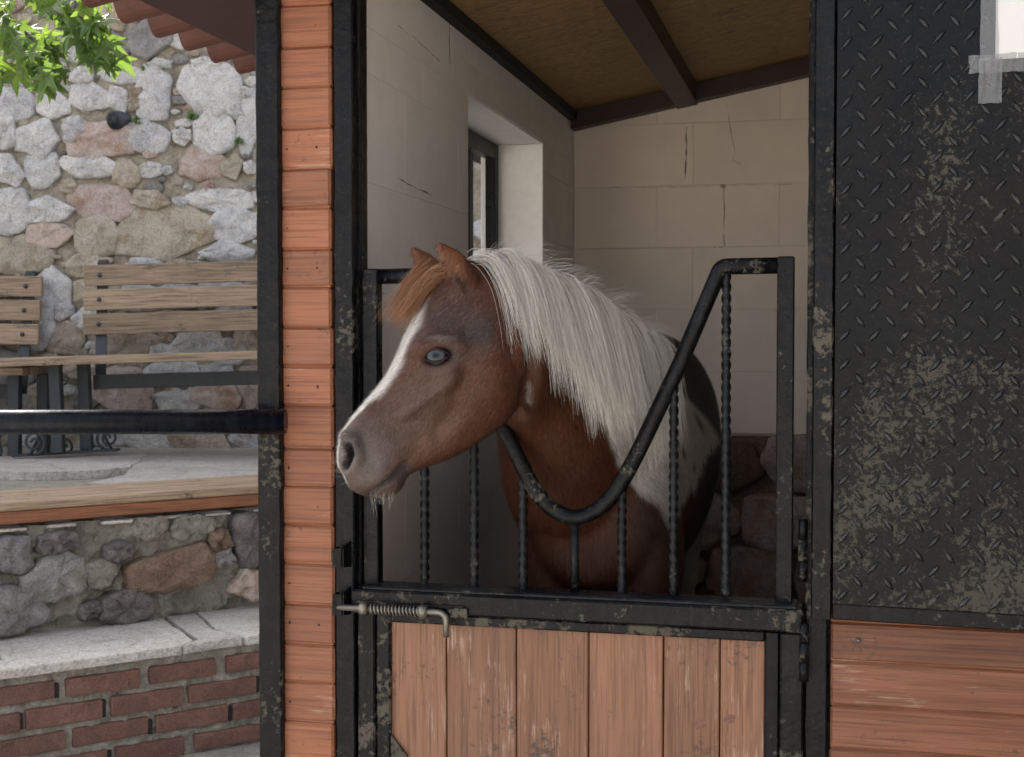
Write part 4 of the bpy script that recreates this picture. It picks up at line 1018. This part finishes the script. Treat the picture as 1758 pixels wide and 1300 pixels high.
# ---- short fur over the skin
skin.calc_loop_triangles(); nt_ = len(skin.loop_triangles); tb = np.empty(nt_*3, np.int32); skin.loop_triangles.foreach_get('vertices', tb); TR = tb.reshape(-1, 3)
A_, B_, C_ = X[TR[:, 0]], X[TR[:, 1]], X[TR[:, 2]]; ar = np.linalg.norm(np.cross(B_-A_, C_-A_), axis=1)
cen = (A_+B_+C_)/3
fn = np.cross(B_-A_, C_-A_); fn /= np.linalg.norm(fn, axis=1)[:, None]+1e-12
if (fn*NN[TR[:, 0]]).sum() < 0: fn = -fn
wgt = ar*np.where(cen[:, 2] < .72, .15, np.where(cen[:, 1] > .45, .4, 1.0))
NFUR = 520000; rng = np.random.default_rng(4)
idx = rng.choice(nt_, NFUR, p=wgt/wgt.sum()); r1 = np.sqrt(rng.random(NFUR)); r2 = rng.random(NFUR)
wA, wB, wC = 1-r1, r1*(1-r2), r1*r2
def bc(Q): return Q[TR[idx, 0]]*wA[:, None]+Q[TR[idx, 1]]*wB[:, None]+Q[TR[idx, 2]]*wC[:, None]
fp, fnn, fc = bc(X), bc(NN), bc(C); fnn /= np.linalg.norm(fnn, axis=1)[:, None]
fu, fv = proj(fp); hm = (sm(.04, -.02, fp[:, 1])*sm(930, 890, fu))[:, None]
flow = np.array((.12, .35, -.9))*(1-hm)+(hhn*.55+np.array((0, 0, -.75)))*hm
ep = np.maximum(sm(900, 780, fu), 0)[:, None]*hm
flow = flow+rng.normal(0, .22, (NFUR, 3)); flow -= (flow*fnn).sum(1)[:, None]*fnn; flow /= np.linalg.norm(flow, axis=1)[:, None]
Lf = (.0135*(1-hm[:, 0])+.0105*hm[:, 0])*rng.uniform(.6, 1.3, NFUR)
muz = np.exp(-(((fu-620)/60)**2+((fv-800)/55)**2)); Lf *= 1-.55*muz
eyed = np.minimum(np.linalg.norm(fp-np.array(eye_c), axis=1), np.linalg.norm(fp-np.array(mirror(eye_c)), axis=1)); Lf *= sm(.016, .032, eyed)*.85+.15*(eyed > .026)
keep = Lf > .0012; fp, fnn, fc, flow, Lf, hm = fp[keep], fnn[keep], fc[keep], flow[keep], Lf[keep], hm[keep]; nf = len(fp)
side = np.cross(flow, fnn); lift = rng.uniform(.10, .42, nf)[:, None]
tip = fp+(flow*np.sqrt(1-lift**2)+fnn*lift)*Lf[:, None]; wd = (.00045*rng.uniform(.7, 1.3, nf))[:, None]
FV = np.empty((nf, 3, 3)); FV[:, 0] = fp-side*wd-fnn*.0006; FV[:, 1] = fp+side*wd-fnn*.0006; FV[:, 2] = tip
def tri_mesh(name, FV, FN, FC, mat, quads=None):
    me = bpy.data.meshes.new(name); n = len(FV)
    me.vertices.add(n*3); me.vertices.foreach_set('co', FV.astype(np.float32).ravel()); me.loops.add(n*3); me.polygons.add(n)
    me.loops.foreach_set('vertex_index', np.arange(n*3, dtype=np.int32)); me.polygons.foreach_set('loop_start', np.arange(0, n*3, 3, dtype=np.int32))
    me.update(calc_edges=True); me.polygons.foreach_set('use_smooth', np.ones(n, bool))
    a = me.color_attributes.new('coat', 'FLOAT_COLOR', 'POINT'); a.data.foreach_set('color', np.c_[np.repeat(FC, 3, 0), np.ones(n*3)].astype(np.float32).ravel())
    me.normals_split_custom_set_from_vertices(np.repeat(FN, 3, 0).astype(np.float32).tolist()); me.materials.append(mat)
    return me
fc = np.clip(fc*rng.uniform(.50, 1.55, nf)[:, None]+ (rng.random(nf) < .14)[:, None]*.05*hm, .003, .9)
fj = fnn+rng.normal(0, .13, (nf, 3)); fj /= np.linalg.norm(fj, axis=1)[:, None]
fme = tri_mesh('short_fur', FV, fj, fc, M['fur'])
fo = bpy.data.objects.new('short_fur', fme); COL.objects.link(fo); fo.parent = pony; tag(fo, kind='stuff')

# ---- long hair: guide strands fall over the skin, children fill in between
def guide(root, d0, want, L, n, off, stiff=.30, sway=None):
    p = Vector(root); d = Vector(d0).normalized(); out = [p.copy()]; st = L/n
    for i in range(n):
        d = (d*(1-stiff)+Vector(want)*stiff).normalized(); p = p+d*st
        q = BV.find_nearest(p, .12)
        if q[0] is not None:
            o = off*min(1, (i+1)/4)
            if (p-q[0]).dot(q[1]) < o:
                p2 = q[0]+q[1]*o; d = (p2-out[-1]).normalized() if (p2-out[-1]).length > 1e-6 else d; p = out[-1]+d*st
                q = BV.find_nearest(p, .12)
                if q[0] is not None and (p-q[0]).dot(q[1]) < o*.7: p = q[0]+q[1]*o*.7
        dv = p-CAM; dz_ = dv.dot(FWD); uu, vv = CX+F*dv.dot(RGT)/dz_, CY-F*dv.dot(UPV)/dz_
        if 440 < vv < 900:                              # hair stays behind the slanting gate rail
            dl = 1168+(623-vv)*.42-uu; ym = .070 if dl < 35 else .070-.0022*(dl-35)
            if p.y < ym: p.y = ym
        out.append(p.copy())
    return out
def strands(name, G, nchild, spread, cols, width, label=None, clump=.55, seed=1, lenj=(.72, 1.05), pair=None):
    rg = np.random.default_rng(seed); G = np.array([[tuple(p) for p in g] for g in G]); ng, n = G.shape[:2]; V = []; Nn_ = []; Cc = []
    tt = np.linspace(0, 1, n)
    vert = []; col = []; nor = []; faces = []; base = 0
    BVq = BV
    for k in range(nchild):
        a = rg.integers(0, ng); b = min(ng-1, max(0, a+rg.integers(-1, 2))) if pair is None else pair[a][rg.integers(0, len(pair[a]))]
        m = rg.random()*.5; P_ = G[a]*(1-m)+G[b]*m
        P_ = P_*(1-(clump*tt**1.5)[:, None])+G[a]*(clump*tt**1.5)[:, None]
        of = rg.normal(0, spread, 3); P_ = P_+of*(1-.45*clump*tt)[:, None]
        fr = rg.normal(0, spread*.9, 3); P_ = P_+fr*(np.sin(tt*rg.uniform(2, 6)+rg.uniform(0, 6))-0)[:, None]*tt[:, None]*.8
        Lc = rg.uniform(*lenj); Q = np.array([[np.interp(t*Lc, tt, P_[:, c]) for c in range(3)] for t in tt]) if Lc <= 1 else P_[0]+(P_-P_[0])*Lc
        tg = np.gradient(Q, axis=0); tg /= np.linalg.norm(tg, axis=1)[:, None]+1e-9
        rv = rg.normal(0, .5, 3); view = np.repeat((np.array((.25, -.85, .40))+rv)[None], n, 0)
        sd = np.cross(tg, view); sd /= np.linalg.norm(sd, axis=1)[:, None]+1e-9
        w_ = (width*rg.uniform(.6, 1.2)*(1-.8*tt**1.5))[:, None]
        c = cols[rg.integers(0, len(cols))]*rg.uniform(.86, 1.08)
        out = np.empty((n*2, 3)); out[0::2] = Q-sd*w_; out[1::2] = Q+sd*w_; vert.append(out)
        nr = np.cross(sd, tg); nr *= np.sign((nr*view).sum(1))[:, None]; nr = nr*.6+np.array((.0, -.35, .45))+rg.normal(0, .16, 3); nr /= np.linalg.norm(nr, axis=1)[:, None]
        nor.append(np.repeat(nr, 2, 0)); col.append(np.repeat(c[None], n*2, 0))
        i = np.arange(n-1)*2+base; faces.append(np.c_[i, i+1, i+3, i+2]); base += n*2
    vert, nor, col, faces = np.concatenate(vert), np.concatenate(nor), np.concatenate(col), np.concatenate(faces)
    me = bpy.data.meshes.new(name); me.vertices.add(len(vert)); me.vertices.foreach_set('co', vert.astype(np.float32).ravel())
    me.loops.add(len(faces)*4); me.polygons.add(len(faces)); me.loops.foreach_set('vertex_index', faces.astype(np.int32).ravel())
    me.polygons.foreach_set('loop_start', np.arange(0, len(faces)*4, 4, dtype=np.int32)); me.update(calc_edges=True); me.polygons.foreach_set('use_smooth', np.ones(len(faces), bool))
    a = me.color_attributes.new('coat', 'FLOAT_COLOR', 'POINT'); a.data.foreach_set('color', np.c_[np.clip(col, 0, .9), np.ones(len(col))].astype(np.float32).ravel())
    me.normals_split_custom_set_from_vertices(nor.astype(np.float32).tolist()); me.materials.append(M['fur'])
    o = bpy.data.objects.new(name, me); COL.objects.link(o); o.parent = pony
    if label: o['label'] = label
    return o
# mane
crest = [NR[i][0] for i in range(len(NR))]; cum = [0]
for a, b in zip(crest[:-1], crest[1:]): cum.append(cum[-1]+(b-a).length)
def crest_at(t):
    s = t*cum[-1]
    for i in range(len(cum)-1):
        if s <= cum[i+1]: return crest[i].lerp(crest[i+1], (s-cum[i])/max(1e-6, cum[i+1]-cum[i]))
    return crest[-1]
rg = random.Random(21); G = []; camside = Vector((.35, -.93, 0))
for k in range(170):
    t = rg.uniform(.0, .93); c = crest_at(t)+Vector((rg.uniform(-.01, .01), rg.uniform(-.016, .016), 0))
    q = BV.find_nearest(c+Vector((0, 0, .03)), .2); root = q[0]-q[1]*.004
    L = np.interp(t, [0, .12, .3, .55, .75, .9, 1], [.17, .22, .275, .315, .290, .21, .12])*rg.uniform(.82, 1.08)
    up = np.interp(t, [0, .2, .5, 1], [.75, .55, .35, .2])+rg.uniform(-.2, .2)
    d0 = Vector((.55 if t < .25 else .12, 0, up))+camside*rg.uniform(.25, .8)
    G.append((t, guide(root, d0, Vector((np.interp(t, [0, .5, 1], [.22, .16, .0])+rg.uniform(-.08, .10), -.12, -1)), L, 18, rg.uniform(.005, .026), .30)))
G.sort(key=lambda a: a[0]); G = [g for _, g in G]
strands('mane', G, 13000, .0062, [np.array((.56, .52, .46)), np.array((.62, .59, .54)), np.array((.46, .41, .34)), np.array((.60, .56, .49))], .00034, 'long pale cream mane falling over the neck', .34, 2, (.42, 1.06))
G2 = []
for k in range(60):                                               # flyaway hairs along the crest
    t = rg.uniform(0, .95); c = crest_at(t); q = BV.find_nearest(c+Vector((0, 0, .03)), .2)
    G2.append((t, guide(q[0], Vector((.7, rg.uniform(-.6, .3), .9)), Vector((.8, -.25, -.35)), rg.uniform(.035, .09), 16, .012, .12)))
G2.sort(key=lambda a: a[0]); strands('loose_mane_hair', [g for _, g in G2], 520, .010, [np.array((.58, .55, .50))], .00022, None, .1, 3)
# forelock
G = []
for k in range(60):
    wv_ = rg.uniform(-.040, .020); a = rg.random(); b0 = HP(764+rg.uniform(-22, 20), 484+rg.uniform(-8, 14), wv_)
    q = BV.find_nearest(b0+Vector((0, 0, .03))+hh*.02, .2); root = q[0]-q[1]*.003
    G.append((wv_, guide(root, hh*.75+Vector((0, 0, -.35)), hh*(.62+rg.uniform(-.35, .25))+Vector((0, 0, -.95))+hl*(wv_*5+.12), rg.uniform(.070, .115), 16, rg.uniform(.003, .016), .25)))
G.sort(key=lambda a: a[0]); strands('forelock', [g for _, g in G], 4200, .0048, [np.array((.22, .09, .040)), np.array((.29, .14, .068)), np.array((.15, .054, .024)), np.array((.35, .20, .11))], .00032, 'copper brown forelock brushed forward between the ears', .35, 5, (.6, 1.1))
# chin and muzzle whiskers
G = []
for (px, py) in ((640, 850), (650, 853), (660, 852), (668, 850), (655, 848), (675, 845), (646, 851), (664, 853)):
    p, n_ = hit(px, py-5); G.append(guide(p, n_*.3+Vector((rg.uniform(-.3, .3), -.1, -1)), Vector((rg.uniform(-.3, .4), -.1, -1)), rg.uniform(.018, .036), 10, .001, .1))
for (px, py) in ((580, 765), (582, 790), (585, 810), (590, 825), (600, 835), (588, 750), (612, 842), (584, 800)):
    p, n_ = hit(px+6, py); G.append(guide(p, hh+Vector((0, 0, rg.uniform(-.6, .6)))+n_*.5, hh+Vector((0, 0, rg.uniform(-.5, .7))), rg.uniform(.012, .030), 10, .001, .1))
strands('whiskers', G, 64, .003, [np.array((.40, .36, .30))], .00020, None, .0, 7).__setitem__('kind', 'stuff')
# ---- eyes
def eye(c, n_, sgn):
    n_ = (hl*sgn*.93+hh*.30+Vector((0, 0, .05))).normalized(); r = .0225; ctr = c-hl*sgn*(r*.97)
    xax = hh-n_*hh.dot(n_); xax = (xax+Vector((0, 0, -.0))).normalized(); zax = xax.cross(n_).normalized()
    if zax.z < 0: zax = -zax
    V = []; Fc = []; col = []; nr_, na = 40, 48
    V.append(ctr+n_*r); col.append((.02, .03, .04))
    for i in range(1, nr_):
        th = (i/nr_)**1.0*math.pi*.62
        for k in range(na):
            a = 2*math.pi*k/na; x, y = math.cos(a)*math.sin(th), math.sin(a)*math.sin(th)
            V.append(ctr+(xax*x+zax*y+n_*math.cos(th))*r*(1+.045*max(0, 1-(th/.62)**2)))
            e_ = math.hypot(x/.30, y/.20); R_ = math.hypot(x, y)
            f = .5+.5*noise.noise(Vector((math.cos(a)*9, math.sin(a)*9, R_*3)))
            iris = np.array((.070, .086, .104))*(.55+.8*f)
            pu = max(0, min(1, (1.45-e_)/.95)); c_ = iris*(1-pu)+np.array((.012, .018, .026))*pu
            rim = max(0, min(1, (R_-.56)/.08)); c_ = c_*(1-rim)+np.array((.012, .010, .010))*rim; col.append(tuple(c_))
    for k in range(na): Fc.append((0, 1+k, 1+(k+1) % na))
    for i in range(nr_-2):
        for k in range(na): p, q = 1+i*na+k, 1+i*na+(k+1) % na; Fc.append((p, p+na, q+na, q))
    o = mesh_obj('eye', V, Fc, M['eye'], pony, smooth=True)
    a_ = o.data.color_attributes.new('coat', 'FLOAT_COLOR', 'POINT'); a_.data.foreach_set('color', np.c_[np.array(col), np.ones(len(col))].astype(np.float32).ravel())
    o['label'] = 'pale blue eye with a soft dark pupil'
    for name, rows in (('upper_eyelid', ((-1.10, -.06), (-.75, .18), (-.3, .44), (.15, .48), (.6, .33), (1.06, .04))), ('lower_eyelid', ((-1.10, -.06), (-.7, -.29), (-.2, -.45), (.3, -.42), (.7, -.22), (1.06, .04)))):
        pts_ = []
        for q in interp([list(p) for p in rows], 5):
            x, y = -q[0]*1.0*.92, q[1]*.92; rr = math.sqrt(max(.0, 1-min(.96, x*x*.8+y*y)));  pts_.append(ctr+(xax*x*.98+zax*y+n_*rr)*r*1.06)
        m_ = len(pts_); tube(name, pts_, [.0009+.0015*math.sin(math.pi*i/(m_-1)) for i in range(m_)], M['lid'], pony, n=10)
M['eye'] = m_hair('eye_surface', .10); M['eye'].node_tree.nodes['Principled BSDF'].inputs['Specular IOR Level'].default_value = .10
M['lid'] = m_plain('eyelid_skin', (.028, .018, .015), .85, ns=200); M['lid'].node_tree.nodes['Principled BSDF'].inputs['Specular IOR Level'].default_value = .15
eye(eye_c, eye_n, 1); eye(mirror(eye_c), eye_n, -1)
